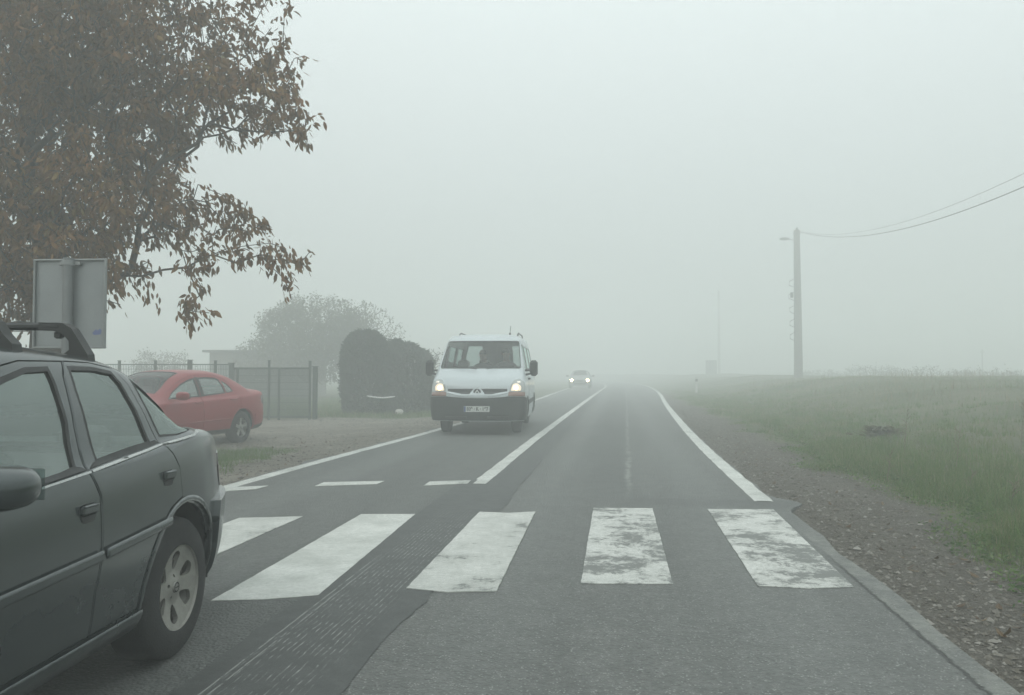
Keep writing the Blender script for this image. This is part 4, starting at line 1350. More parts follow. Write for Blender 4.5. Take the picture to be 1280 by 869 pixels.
ys = np.concatenate([np.arange(-60, -4, 2), np.arange(-4, 30, .12), np.arange(30, 110, 1.0), np.arange(110, 221, 3)])
rg = np.random.default_rng(5)
def rag(amp, k):
    """ragged edge: sum of a few fixed waves"""
    fr = np.exp(rg.uniform(np.log(1.5), np.log(40), 16)); ph = rg.uniform(0, 6.28, 16)
    return lambda y: amp * sum(np.sin(f * y + p) * f ** -.35 for f, p in zip(fr, ph)) / 2.2
rl, rr = rag(.06, 1), rag(.020, 2)
def edgeR(y):
    e = cR(y) + .10 + rr(y)
    near = 1.555 + rr(y) * .6
    t = np.clip((y - 7.9) / .35, 0, 1)
    return near * (1 - t) + np.maximum(e, 1.5) * t + np.exp(-((y - 8.05) / .28) ** 2) * .22
tag(ribbon('road', lambda y: cL(y) - .13 + rl(y), edgeR, ys, 0.0, M['asphalt'], .10), kind='structure')
# darker repair strip beside the centre line
yp = np.arange(-10, 64, .08)
q1, q2 = rag(.007, 1), rag(.018, 2)
tag(ribbon('road_repair', lambda y: np.where(y < 9.3, -1.725 - .03 * np.clip((y - 3) / 4, 0, 1), cC(y) + .08) + q1(y), lambda y: np.minimum(-1.05 + (cC(y) + 1.53) , cC(y) + .50 - .1 * np.clip((y - 12) / 10, 0, 1)) + q2(y), yp, .004, M['patch']), kind='structure')

def mark(name, pts, mat, z=.005, jag=.0025):
    """painted marking as its own thin sheet: slightly uneven outline"""
    p = densify(pts, .06)
    out = []
    for x, y in p:
        out.append((x + random.uniform(-jag, jag), y + random.uniform(-jag, jag)))
    me = patch(name, Plane('z', z), out, [], .25, mat, None, 0, z - .001)
    tag(me, kind='structure')
    return me
S0 = [(-2.76, 4.15), (-2.72, 5.18), (-2.70, 6.73), (-3.21, 6.59), (-3.24, 4.2)]
mark('crosswalk_stripe', [(-3.25, 4.10), (-2.74, 4.17), (-2.70, 6.73), (-3.21, 6.59)], M['paintA'])
mark('crosswalk_stripe', [(-2.20, 4.19), (-1.90, 4.26), (-1.66, 4.37), (-1.76, 6.97), (-2.23, 6.90)], M['paintC'])
mark('crosswalk_stripe', [(-1.205, 4.57), (-.95, 4.52), (-.68, 4.58), (-.72, 7.21), (-.95, 7.11), (-1.215, 7.14)], M['paintA'], .008)
mark('crosswalk_stripe', [(-.21, 4.81), (.33, 4.87), (.33, 7.54), (-.21, 7.49)], M['paintB'])
mark('crosswalk_stripe', [(.82, 4.89), (1.10, 4.87), (1.37, 4.94), (1.42, 7.62), (.83, 7.56)], M['paintB'])
mark('crosswalk_stripe', [(-4.22, 4.0), (-3.72, 4.08), (-3.70, 6.55), (-4.2, 6.45)], M['paintA'])
mark('give_way_dash', [(-2.11, 8.74), (-1.66, 8.95), (-1.67, 9.24), (-2.12, 9.06)], M['paintA'])
mark('give_way_dash', [(-3.29, 8.54), (-2.66, 8.78), (-2.65, 9.04), (-3.30, 8.85)], M['paintC'])
mark('give_way_dash', [(-4.17, 7.98), (-3.83, 8.24), (-3.81, 8.50), (-4.12, 8.36)], M['paintC'])
yl = np.arange(8.95, 180, .25)
j1, j2 = rag(.006, 1), rag(.006, 2)
tag(ribbon('centre_line', lambda y: cC(y) - .055 + j1(y * 3), lambda y: cC(y) + .055 + j2(y * 3), yl, .006, M['paintC'], .005), kind='structure')
yl = np.arange(8.1, 180, .25)
tag(ribbon('edge_line', lambda y: cR(y) - .055 + j1(y * 3), lambda y: cR(y) + .045 + j2(y * 2), yl, .006, M['paintC'], .005), kind='structure')
yl = np.arange(8.0, 180, .25)
tag(ribbon('edge_line', lambda y: cL(y) - .045 + j1(y * 3), lambda y: cL(y) + .05 + j2(y * 2), yl, .006, M['paintC'], .005), kind='structure')
# ------------------------------------------------------------------ small scatter
def scatter_stones(n, fx, fy, size, name, label):
    X = fx(n); Y = fy(n)
    S = RNG.gamma(2.2, size / 2.2, n).clip(.003, .05)
    base = np.array([(1, 0, 0), (0, 1, 0), (-1, 0, 0), (0, -1, 0), (.1, 0, .75), (0, .1, -.7)], float)
    B = base[None] * (1 + RNG.uniform(-.3, .3, (n, 6, 1)))
    a = RNG.uniform(0, 6.28, n); c, s = np.cos(a), np.sin(a)
    x = B[:, :, 0] * c[:, None] - B[:, :, 1] * s[:, None]; y = B[:, :, 0] * s[:, None] + B[:, :, 1] * c[:, None]
    el = RNG.uniform(.6, 1.1, (n, 1))
    V = np.stack([x * S[:, None] * el + X[:, None], y * S[:, None] + Y[:, None], B[:, :, 2] * S[:, None] * .7 + (gh(X, Y) + S * .15)[:, None]], 2).reshape(-1, 3)
    f = np.array([(0, 1, 4), (1, 2, 4), (2, 3, 4), (3, 0, 4), (1, 0, 5), (2, 1, 5), (3, 2, 5), (0, 3, 5)])
    F = (f[None] + (np.arange(n) * 6)[:, None, None]).reshape(-1, 3)
    t = np.repeat(RNG.beta(1.6, 2.2, n), 6)
    o = tri_obj(name, V, F, M['stone'], colors=t)
    tag(o, label, 'gravel', kind='stuff')
    return o
scatter_stones(30000, lambda n: 1.50 + np.abs(RNG.normal(0, .75, n)), lambda n: 2.0 + RNG.power(.55, n) * 26, .0080, 'gravel', 'loose brown gravel along the right edge of the road')
scatter_stones(9000, lambda n: -4.35 - RNG.power(.8, n) * 4.5, lambda n: 7.2 + RNG.power(.8, n) * 16, .010, 'gravel', 'pale loose gravel on the yard beside the left edge of the road')

def leaf_mesh(P, D, Nn, Ln, Wd, curl, prof='leaf'):
    """P base (n,3), D direction, Nn side vector; 7-vertex folded blades"""
    n = len(P)
    U = np.cross(D, Nn)
    U /= np.linalg.norm(U, axis=1, keepdims=True) + 1e-9
    rows = [(0, 0, 0), (.28, .40, .10), (.62, .42, .10), (1, 0, -.15), (.62, -.42, .10), (.28, -.40, .10), (.45, 0, 0)]
    V = np.zeros((n, 7, 3))
    for i, (l, w, u) in enumerate(rows):
        V[:, i] = P + D * (Ln * l)[:, None] + Nn * (Wd * w)[:, None] + U * (Wd * u)[:, None]
        V[:, i, 2] -= Ln * curl * l * l
    f = np.array([(0, 1, 6), (1, 2, 6), (2, 3, 6), (3, 4, 6), (4, 5, 6), (5, 0, 6)])
    F = (f[None] + (np.arange(n) * 7)[:, None, None]).reshape(-1, 3)
    return V.reshape(-1, 3), F

def unit(v): return v / (np.linalg.norm(v, axis=1, keepdims=True) + 1e-9)

def fallen(n, fx, fy, label):
    X, Y = fx(n), fy(n)
    P = np.stack([X, Y, gh(X, Y) + .012], 1)
    onroad = (X > -4.1) & (X < 1.5)
    P[onroad, 2] = .006
    D = unit(np.stack([RNG.normal(0, 1, n), RNG.normal(0, 1, n), RNG.uniform(0, .25, n)], 1))
    N_ = unit(np.cross(D, np.stack([RNG.normal(0, .2, n), RNG.normal(0, .2, n), np.ones(n)], 1)))
    V, F = leaf_mesh(P, D, N_, RNG.uniform(.03, .09, n), RNG.uniform(.02, .045, n), -.1)
    tag(tri_obj('fallen_leaves', V, F, M['dryleaf'], colors=np.repeat(RNG.uniform(0, 1, n), 7)), label, 'leaves', kind='stuff')
fallen(160, lambda n: 1.7 + np.abs(RNG.normal(0, .8, n)), lambda n: 2.5 + RNG.power(.6, n) * 14, 'dry brown leaves and litter scattered on the gravel verge')
fallen(500, lambda n: -4.4 - RNG.uniform(0, 5, n), lambda n: 7.5 + RNG.uniform(0, 9, n), 'dry brown leaves lying on the yard under the tree')

def blades(name, X, Y, H, W, mat, tints, label, cat='grass', lean=.5, segs=3):
    n = len(X)
    Z = gh(X, Y) - .01
    a = RNG.uniform(0, 6.28, n); side = np.stack([np.cos(a), np.sin(a), np.zeros(n)], 1)
    b = RNG.uniform(0, 6.28, n); k = np.abs(RNG.normal(0, lean, n))
    ln = np.stack([np.cos(b) * k, np.sin(b) * k, np.zeros(n)], 1)
    V = np.zeros((n, 2 * segs + 1, 3))
    for i in range(segs + 1):
        t = i / segs
        c = np.stack([X, Y, Z + H * (t - .18 * k * t * t)], 1) + ln * (H * t * t)[:, None]
        w = W * (1 - t) ** .7 * .5
        if i < segs:
            V[:, 2 * i] = c - side * w[:, None]; V[:, 2 * i + 1] = c + side * w[:, None]
        else: V[:, 2 * i] = c
    f = []
    for i in range(segs - 1):
        f += [(2 * i, 2 * i + 1, 2 * i + 3), (2 * i, 2 * i + 3, 2 * i + 2)]
    f.append((2 * segs - 2, 2 * segs - 1, 2 * segs))
    f = np.array(f); m = 2 * segs + 1
    F = (f[None] + (np.arange(n) * m)[:, None, None]).reshape(-1, 3)
    o = tri_obj(name, V.reshape(-1, 3), F, mat, smooth=True, colors=np.repeat(tints, m))
    return tag(o, label, cat, kind='stuff')

def clumpy(n, x0, x1, y0, y1, py=1.0, px=1.0, nc=400, spread=.12):
    cx = x0 + RNG.power(px, nc) * (x1 - x0) if px >= 1 else x1 - RNG.power(1 / px, nc) * (x1 - x0)
    cy = y0 + (1 - RNG.power(py, nc)) * (y1 - y0)
    i = RNG.integers(0, nc, n)
    return cx[i] + RNG.normal(0, spread, n), cy[i] + RNG.normal(0, spread, n), i
def verge_x(y):                      # ragged front of the grass
    return 2.55 + .25 * np.sin(y * .9 + .4) + .12 * np.sin(y * 2.7) + np.clip((y - 5) / 8, 0, 1) * .35
# dense front band of the verge
def band_grass(n, y0, y1, w, hmin, hmax, wd, name, label, tl=(0, .75), p=.6):
    nc = n // 22
    cy = y0 + RNG.power(p, nc) * (y1 - y0)
    cx = verge_x(cy) + np.abs(RNG.normal(0, w, nc))
    i = RNG.integers(0, nc, n)
    X = cx[i] + RNG.normal(0, .07, n); Y = cy[i] + RNG.normal(0, .09, n)
    hh = RNG.uniform(hmin, hmax, nc)[i] * RNG.uniform(.5, 1.15, n)
    edge = np.clip((X - verge_x(Y)) / .5, .25, 1)
    t = np.clip(RNG.uniform(*tl, nc)[i] + RNG.normal(0, .12, n), 0, 1)
    return blades(name, X, Y, hh * edge, RNG.uniform(.6, 1.2, n) * wd, M['grass'], np.clip(t + .10, 0, 1), label)
band_grass(80000, 1.5, 14, 1.1, .10, .25, .007, 'verge_grass', 'green tufted grass on the near right verge beyond the gravel')
band_grass(42000, 9, 42, 1.9, .07, .17, .012, 'verge_grass', 'pale green grass fading into the fog along the right verge', (.1, .8), .8)
X = verge_x(np.zeros(50000)) + 1 + RNG.power(.8, 50000) * 26; Y = 3 + RNG.power(.8, 50000) * 52
blades('meadow_grass', X, Y, RNG.uniform(.04, .13, 50000), RNG.uniform(.010, .022, 50000), M['grass'], np.clip(.62 + .28 * np.sin(X * .55 + 1) * np.sin(Y * .4) + .12 * (X - 6) / 8 + RNG.normal(0, .14, 50000), 0, 1), 'rough meadow grass spreading over the field on the right', lean=.6)
# low broad leaved weeds among the verge grass
n = 9000; nc = 420
cy = 1.8 + RNG.power(.6, nc) * 16; cx = verge_x(cy) - .12 + np.abs(RNG.normal(0, .9, nc)); i = RNG.integers(0, nc, n)
X = cx[i] + RNG.normal(0, .06, n); Y = cy[i] + RNG.normal(0, .07, n)
P = np.stack([X, Y, gh(X, Y) + RNG.uniform(.0, .07, n)], 1); a = RNG.uniform(0, 6.28, n)
D = unit(np.stack([np.cos(a), np.sin(a), RNG.uniform(.1, 1.3, n)], 1))
V, F = leaf_mesh(P, D, unit(np.cross(D, RNG.normal(0, 1, (n, 3)))), RNG.uniform(.02, .06, n), RNG.uniform(.010, .022, n), .4)
tag(tri_obj('low_weeds', V, F, M['grass'], colors=np.repeat(np.clip(RNG.uniform(0, .6, nc)[i] + RNG.normal(0, .08, n), 0, 1), 7)), 'low broad leaved weeds scattered along the gravel edge of the verge', 'weeds', kind='stuff')
# dry weeds: stalk plus side shoots
n = 4500
cx = 7.0 + RNG.power(1.1, 500) * 26; cy = 6 + RNG.power(.9, 500) * 48
i = RNG.integers(0, 500, n)
X = cx[i] + RNG.normal(0, .5, n); Y = cy[i] + RNG.normal(0, .5, n)
blades('dry_weeds', X, Y, RNG.uniform(.16, .5, 500)[i] * RNG.uniform(.6, 1.1, n), RNG.uniform(.012, .03, n), M['straw'], RNG.uniform(0, 1, n), 'tall straw coloured weeds standing in the field on the right', 'weeds', .25, 3)
# yard grass patch by the left kerb, and grass beyond the fence line
n = 16000; nc = 700
q = RNG.uniform(0, 1, nc) ** .7; cy = 9.3 + RNG.uniform(0, 1, nc) * 4.0
cx = -5.0 - q * (2.8) - .12 * np.sin(cy * 3)
i = RNG.integers(0, nc, n)
keep = lambda X, Y: (X < -4.95 + .14 * np.sin(Y * 4) + (Y - 9.2) * -.12)
X = cx[i] + RNG.normal(0, .08, n); Y = cy[i] + RNG.normal(0, .10, n); k = keep(X, Y); X, Y = X[k], Y[k]
blades('yard_grass', X, Y, RNG.uniform(.03, .12, len(X)), RNG.uniform(.005, .010, len(X)), M['grass'], np.clip(RNG.normal(.42, .2, len(X)), 0, 1), 'patch of short green grass between the grey hatchback and the red saloon')
n = 30000
xx = -14 + RNG.uniform(0, 1, n) * 11.5; yy = 24.8 + RNG.power(.8, n) * 18
P = np.array([xx * CT - yy * ST, xx * ST + yy * CT])
k = P[0] < cL(P[1]) - .5
blades('garden_grass', P[0][k], P[1][k], RNG.uniform(.06, .20, k.sum()), RNG.uniform(.012, .022, k.sum()), M['grass'], np.clip(RNG.normal(.5, .25, k.sum()), 0, 1), 'grass of the garden behind the fence and around the hedges')

# ------------------------------------------------------------------ trees
def grow(pts, trunk, bias=.30, seed=1):
    """connect the twig points into one branching skeleton rooted on the trunk polyline"""
    r = np.random.default_rng(seed)
    nodes = [np.array(p, float) for p in trunk]; par = [-1] + list(range(len(trunk) - 1))
    plen = [0.0]
    for i in range(1, len(nodes)): plen.append(plen[-1] + np.linalg.norm(nodes[i] - nodes[i - 1]))
    top = nodes[-1]
    order = np.argsort(np.linalg.norm(pts - top, axis=1))
    N = np.zeros((len(pts) * 6 + 100, 3)); Lp = np.zeros(len(N)); k = len(nodes)
    N[:k] = nodes; Lp[:k] = plen
    t0 = max(1, len(trunk) // 2)
    for j in order:
        p = pts[j]
        d = np.linalg.norm(N[t0:k] - p, axis=1) + bias * Lp[t0:k]
        a = t0 + int(d.argmin()); q = N[a].copy(); L = np.linalg.norm(p - q)
        seg = max(1, min(5, int(L / .28)))
        prev = a
        for s in range(1, seg + 1):
            t = s / seg
            c = q + (p - q) * t
            if s < seg: c = c + r.normal(0, .07 * L, 3) + np.array([0, 0, .06 * L * math.sin(math.pi * t)])
            N[k] = c; Lp[k] = Lp[prev] + L / seg; par.append(prev); prev = k; k += 1
    return N[:k], np.array(par)

def branches_mesh(N, par, r0, rtip, power=.5, trunk_n=0, sides=5, minr=0):
    n = len(N); cnt = np.zeros(n)
    ch = np.bincount(par[1:].clip(0), minlength=n)
    for i in range(n - 1, 0, -1):
        cnt[i] += 1 if ch[i] == 0 else 0
        cnt[par[i]] += cnt[i]
    cnt = np.maximum(cnt, 1)
    R = rtip + (r0 - rtip) * (cnt / cnt[0]) ** power
    i = np.arange(1, n); a = N[par[i]]; b = N[i]
    ra = np.minimum(R[par[i]], R[i] * 1.5); rb = R[i]
    keep = rb > minr; i = i[keep]; a = a[keep]; b = b[keep]; ra = ra[keep]; rb = rb[keep]
    d = unit(b - a); up = np.where(np.abs(d[:, 2:3]) > .9, np.array([[1.0, 0, 0]]), np.array([[0, 0, 1.0]]))
    u = unit(np.cross(d, up)); v = np.cross(d, u)
    m = len(i); V = np.zeros((m, 2 * sides, 3))
    b2 = b + d * rb[:, None] * .4
    for k in range(sides):
        an = 2 * math.pi * k / sides; o = u * math.cos(an) + v * math.sin(an)
        V[:, k] = a + o * ra[:, None]; V[:, sides + k] = b2 + o * rb[:, None]
    f = []
    for k in range(sides):
        j = (k + 1) % sides; f.append((k, j, sides + j, sides + k))
    f = np.array(f)
    F = (f[None] + (np.arange(m) * 2 * sides)[:, None, None]).reshape(-1, 4)
    return V.reshape(-1, 3), F, R, cnt

def sample_blobs(blobs, n, r):
    vol = np.array([b[1][0] * b[1][1] * b[1][2] * b[2] for b in blobs]); pr = vol / vol.sum()
    out = []
    for bi, k in enumerate(r.multinomial(n, pr)):
        c, rad_, _ = blobs[bi]
        v = unit(r.normal(0, 1, (k, 3))) * (r.uniform(0, 1, (k, 1)) ** (1 / 2.6))
        out.append(v * np.array(rad_) + np.array(c))
    return np.concatenate(out)

def tree(name, label, base, trunk, blobs, npts, leaves, size, matleaf, matbark, r0, rtip, seed, group=None, droop=.75, jit=.12, bias=.3, tint=None, sides=5, power=.5):
    r = np.random.default_rng(seed)
    root = thing(name, label, 'tree', base, 0, group)
    B = np.array(base)
    pts = sample_blobs(blobs, npts, r) - B
    tr = [np.array(p) for p in trunk]
    N, par = grow(pts, tr, bias, seed)
    V, F, R, cnt = branches_mesh(N, par, r0, rtip, power, sides=sides)
    tri_obj('trunk', V, F, matbark, root, smooth=True, corner=4)
    if leaves:
        idx = np.where((cnt <= 3) & (np.arange(len(N)) >= len(tr)))[0]
        rep = r.poisson(leaves, len(idx)); rep = np.maximum(rep, 0)
        i = np.repeat(idx, rep); n = len(i)
        t = r.uniform(0, 1, (n, 1))
        P = N[i] * t + N[par[i]] * (1 - t) + r.normal(0, jit, (n, 3)) * np.array([1, 1, .8])
        out = unit(N[i] - N[par[i]])
        D = unit(out * .5 + r.normal(0, .45, (n, 3)) + np.array([0, 0, -droop]))
        S_ = unit(np.cross(D, r.normal(0, 1, (n, 3))))
        Ln = r.uniform(.6, 1.15, n) * size; Wd = Ln * r.uniform(.38, .55, n)
        V, F = leaf_mesh(P, D, S_, Ln, Wd, .15)
        clump = np.sin(P[:, 0] * 1.7 + seed) * np.sin(P[:, 2] * 2.1 + 1) * np.sin(P[:, 1] * 1.3)
        tt = np.clip(.45 + .22 * clump + r.normal(0, .16, n), 0, 1) if tint is None else np.clip(r.normal(*tint, n), 0, 1)
        tri_obj('crown', V, F, matleaf, root, colors=np.repeat(tt, 7))
        print(name, 'leaves', n, 'nodes', len(N))
    return root

def PB(px, py, rp, d, w=1.0, dd=None):
    """crown lobe given by survey angles and distance"""
    x = (px - 640) / 1005 * d; z = 1.25 + (466 - py) / 1005 * d; r = rp / 1005 * d
    return (cw(x, d, z), (r, (dd or r), r), w)
TB = cw(-5.75, 9.9, -.13)
lobes = [
    PB(60, 110, 165, 9.9, 1.0, 1.9), PB(150, 60, 120, 9.6, 1.1, 1.5), PB(150, 235, 85, 9.5, 1.3, 1.1), PB(20, 275, 95, 9.6, 1.3, 1.2), PB(100, 300, 70, 9.4, 1.4, .8),
    PB(155, 342, 42, 9.3, 1.8, .4), PB(5, 365, 55, 9.6, 1.8, .7), PB(60, 350, 40, 9.6, 1.6, .6), PB(205, 160, 50, 9.5, 1.3, .7),
    PB(265, 115, 62, 9.4, 1.5, .7), PB(320, 125, 52, 9.3, 1.4, .5), PB(368, 135, 30, 9.2, 1.8, .3), PB(372, 172, 22, 9.2, 2.6, .22), PB(285, 50, 58, 9.4, 1.2, .5), PB(345, 85, 40, 9.3, 1.4, .35), PB(335, 25, 45, 9.3, .9, .35),
    PB(240, 255, 42, 9.3, 1.5, .5), PB(285, 272, 38, 9.2, 1.5, .4), PB(250, 320, 36, 9.2, 1.6, .35), PB(305, 300, 36, 9.1, 1.9, .35), PB(345, 325, 22, 9.1, 3.0, .2), PB(378, 322, 15, 9.1, 5.0, .12), PB(358, 358, 13, 9.1, 5.0, .12),
    PB(238, 372, 18, 9.1, 3.4, .18), PB(240, 400, 15, 9.1, 5.0, .12), PB(262, 385, 10, 9.1, 2.2, .1), PB(190, 378, 10, 9.2, 2.0, .1),
    PB(-160, 60, 190, 10.0, .45, 1.9), PB(-110, 280, 130, 10.0, .5, 1.4), PB(60, -150, 190, 10.0, .45, 1.9), PB(-160, -170, 170, 10.2, .4, 1.7), PB(230, -60, 90, 9.6, .6, .9), PB(20, 60, 150, 12.0, .5, 1.2)]
tree('walnut_tree', 'large tree with brown autumn leaves standing behind the metal sign', TB,
     [(0, 0, 0), (.03, 0, .6), (-.02, .02, 1.2), (.04, 0, 1.9), (.02, -.03, 2.6), (.10, -.05, 3.3)], lobes, 6400, 13.0, .100, M['walnut'], M['bark'], .20, .0028, 3, jit=.055, bias=.34, droop=.8, power=.62)

def fartree(px, d, top, spread, npts, leaves, size, name, label, mat, seed, low=.9, r0=.12, group=None, w=1.0, bias=.3, tint=(.5, .25)):
    x = (px - 640) / 1005 * d
    zb = -.13
    c = cw(x, d); base = (c[0], c[1], zb)
    H_ = top
    rx = spread
    lob = [((c[0], c[1], (H_ + low) / 2), (rx, rx, (H_ - low) / 2), 1.0)]
    r = random.Random(seed)
    for k in range(7):
        a = r.uniform(0, 6.28); rr_ = rx * r.uniform(.45, .75)
        lob.append(((c[0] + rr_ * math.cos(a), c[1] + rr_ * math.sin(a) * .8, low + (H_ - low) * r.uniform(.2, .75)), (rx * .45, rx * .45, (H_ - low) * .26), 1.0))
    return tree(name, label, base, [(0, 0, 0), (.02, 0, .4), (0, .03, .8), (.05, 0, low + .3)], lob, npts, leaves, size, mat, M['bark_pale'], r0, .008, seed, group, droop=.2, jit=.14, bias=bias, tint=tint, sides=4)
G = 'leafy trees in the garden behind the fence'
fartree(392, 43, 5.5, 3.2, 2200, 13, .15, 'garden_tree', 'broad pale green garden tree behind the fence gate', M['paleleaf'], 21, .7)
fartree(462, 42, 4.95, 1.9, 800, 4.5, .12, 'garden_tree', 'thin half bare tree rising behind the dark clipped hedges', M['paleleaf'], 22, .8, .07)
fartree(335, 46, 3.6, 2.0, 700, 8, .14, 'garden_tree', 'low pale tree behind the shed and the fence gate', M['paleleaf'], 23, .5, .07)
fartree(200, 50, 2.7, 1.9, 450, 6, .14, 'garden_bush', 'faint round bush beyond the fence above the red saloon', M['paleleaf'], 24, .2, .05)
for k, (px, d, tp, sp_) in enumerate([(1092, 34, 1.55, 1.3), (1160, 30, 1.35, 1.6), (1235, 27, 1.20, 1.4), (1030, 40, 1.20, 1.2)]):
    fartree(px, d * 2.1, tp + .45, sp_ * 2.4, 420, 9, .12, 'field_shrub', ['tallest faint shrub on the field horizon right of the pole', 'long low shrub in the middle of the right field horizon', 'nearest low shrub on the horizon close to the right picture edge', 'small low shrub just beside the foot of the utility pole'][k], M['paleleaf'], 40 + k, .05, .04, 'shrubs along the right field horizon')
fartree(541, 34, 2.35, .42, 120, 1.0, .09, 'sapling', 'small bare sapling beside the white van mirror', M['paleleaf'], 25, .9, .03)

def conifer(px, d, w, h, seed, label, slope=0.0):
    """clipped dark evergreen: dense shell of small sprays on stems"""
    x = (px - 640) / 1005 * d; c = cw(x, d)
    base = (c[0], c[1], -.14)
    root = thing('clipped_conifer', label, 'hedge', base)
    m = MB(); m.tube([(0, 0, 0), (.02, 0, h * .45), (0, 0, h * .85)], [.07, .05, .02], 8); m.build('trunk', M['bark'], root, smooth=True)
    n = 26000
    r = np.random.default_rng(seed)
    a = r.uniform(0, 6.28, n); t = r.uniform(0, 1, n) ** .85
    prof = w * np.where(t < .74, .93 + .07 * np.sin(t * 4), np.clip(1 - ((t - .74) / .26) ** 2.3, 0, 1) ** .5 * .97)
    lump = 1 + .05 * np.sin(a * 3 + t * 7 + seed) + .04 * np.sin(a * 7 - t * 15) + .03 * np.sin(a * 17 + t * 31)
    rr_ = prof * lump * (1 - r.normal(.03, .06, n))
    z = t * h * (1 + .02 * np.sin(a * 5 + seed)) + r.normal(0, .05, n)
    P = np.stack([rr_ * np.cos(a), rr_ * np.sin(a), z], 1)
    P[:, 2] -= slope * P[:, 0] * np.clip(t - .4, 0, 1)
    D = unit(np.stack([np.cos(a), np.sin(a), r.uniform(-.2, 1.3, n)], 1) + r.normal(0, .35, (n, 3)))
    S_ = unit(np.cross(D, r.normal(0, 1, (n, 3))))
    V, F = leaf_mesh(P, D, S_, r.uniform(.06, .17, n), r.uniform(.03, .06, n), .1)
    tri_obj('crown', V, F, M['hedge'], root, colors=np.repeat(np.clip(r.normal(.5, .25, n), 0, 1), 7))
    return root
conifer(456, 27.0, .69, 2.72, 31, 'tall dark round topped clipped evergreen, left one of the pair')
conifer(509, 27.8, .83, 2.36, 32, 'wide dark clipped evergreen with sloping top next to the van', .55)
# thin white strip across the front of the evergreens, pale stone at their foot
a = cw(-4.72, 26.15, .50); b = cw(-3.85, 26.5, .47)
m = MB()
pts = [tuple(a[k] + (b[k] - a[k]) * t + (-.05 * math.sin(math.pi * t) if k == 2 else 0) for k in range(3)) for t in np.linspace(0, 1, 9)]
m.tube(pts, [.012] + [.028] * 7 + [.012], 6)
tag(m.build('white_strip', M['strip'], smooth=True), 'thin white strip, slightly bent, in front of the dark evergreens', 'strip')
c = cw(-3.72, 26.6, -.10)
m = MB(); m.ell((c[0], c[1], c[2] + .05), (.14, .11, .10), 12, 8, .85)
tag(m.build('pale_stone', M['white_stone'], smooth=True), 'small pale stone on the grass below the dark evergreens', 'stone')

# ------------------------------------------------------------------ fence, gate, shed
def fence_run(name, label, cat, x0, x1, d, top, posts, step=.055, rail=True, rw=.035, dd=0.0, bars=.010, bottom=-.10, mat=None):
    a = cw(x0, d); rz = math.atan2(ST, CT)
    root = thing(name, label, cat, (a[0], a[1], 0), rz)
    L = x1 - x0
    m = MB()
    k = 0
    x = .03
    while x < L - .02:
        m.box((x, .0, (top + bottom) / 2), (bars, .006, top - bottom - .04)); x += step
    for z in np.arange(bottom + .06, top - .02, .20): m.box((L / 2, .006, z), (L - .04, .006, .010))
    m.build('mesh_panel', mat or M['green_mesh'], root)
    if rail:
        m = MB(); m.box((L / 2, 0, top), (L, rw, rw), bev=.006); m.build('top_rail', M['green_metal'], root)
        m = MB(); m.box((L / 2, 0, bottom + .03), (L, rw, rw), bev=.006); m.build('bottom_rail', M['green_metal'], root)
    for px, w, h in posts:
        m = MB(); X_ = px - x0
        m.box((X_, -.03, (h + bottom - .2) / 2), (w, w, h - bottom + .2), bev=w * .12); m.box((X_, -.03, h + .012), (w * 1.25, w * 1.25, .025), bev=.006)
        m.build('post', M['green_metal'], root, smooth=False)
    return root
pxx = lambda p, d: (p - 640) / 1005 * d
fence_run('mesh_fence', 'long green wire mesh fence with thin posts behind the red saloon', 'fence', pxx(-60, 24.5), pxx(286, 24.5), 24.5, 1.50,
          [(pxx(p, 24.5), .07, 1.60) for p in (-40, 10, 60, 105, 150, 195, 270)] + [(pxx(238, 24.5), .12, 1.62)], .05, True, .03)
fence_run('double_gate', 'dark green framed gate with mesh leaves between square posts', 'gate', pxx(288, 24), pxx(388, 24), 24.0, 1.38,
          [(pxx(290, 24), .13, 1.52), (pxx(297.5, 24), .06, 1.36), (pxx(337, 24), .055, 1.60), (pxx(349.5, 24), .06, 1.38), (pxx(388, 24), .07, 1.58), (pxx(394.5, 24), .13, 1.42)], .026, True, .055, bars=.014)
def shed():
    c = cw(pxx(262, 46), 46.0); rz = math.atan2(ST, CT)
    root = thing('garden_shed', 'low flat roofed pale shed behind the fence', 'shed', (c[0], c[1], -.15), rz)
    m = MB(); m.box((3.0, 1.5, 1.28), (6.0, 3.0, 2.56)); m.build('wall', M['shed_wall'], root)
    m = MB(); m.box((3.0, 1.45, 2.63), (6.6, 3.6, .13), bev=.02); m.build('roof', M['shed_roof'], root)
    m = MB(); m.box((1.0, -.02, .95), (.85, .05, 1.9), bev=.01); m.build('door', M['green_metal'], root)
    m = MB(); m.box((3.0, -.02, 1.35), (.9, .05, .7), bev=.01); w = m.build('window', M['post_white'], root)
    m = MB(); m.box((3.0, -.05, 1.35), (.78, .02, .58)); m.build('pane', M['tail_dark'], w)
shed()

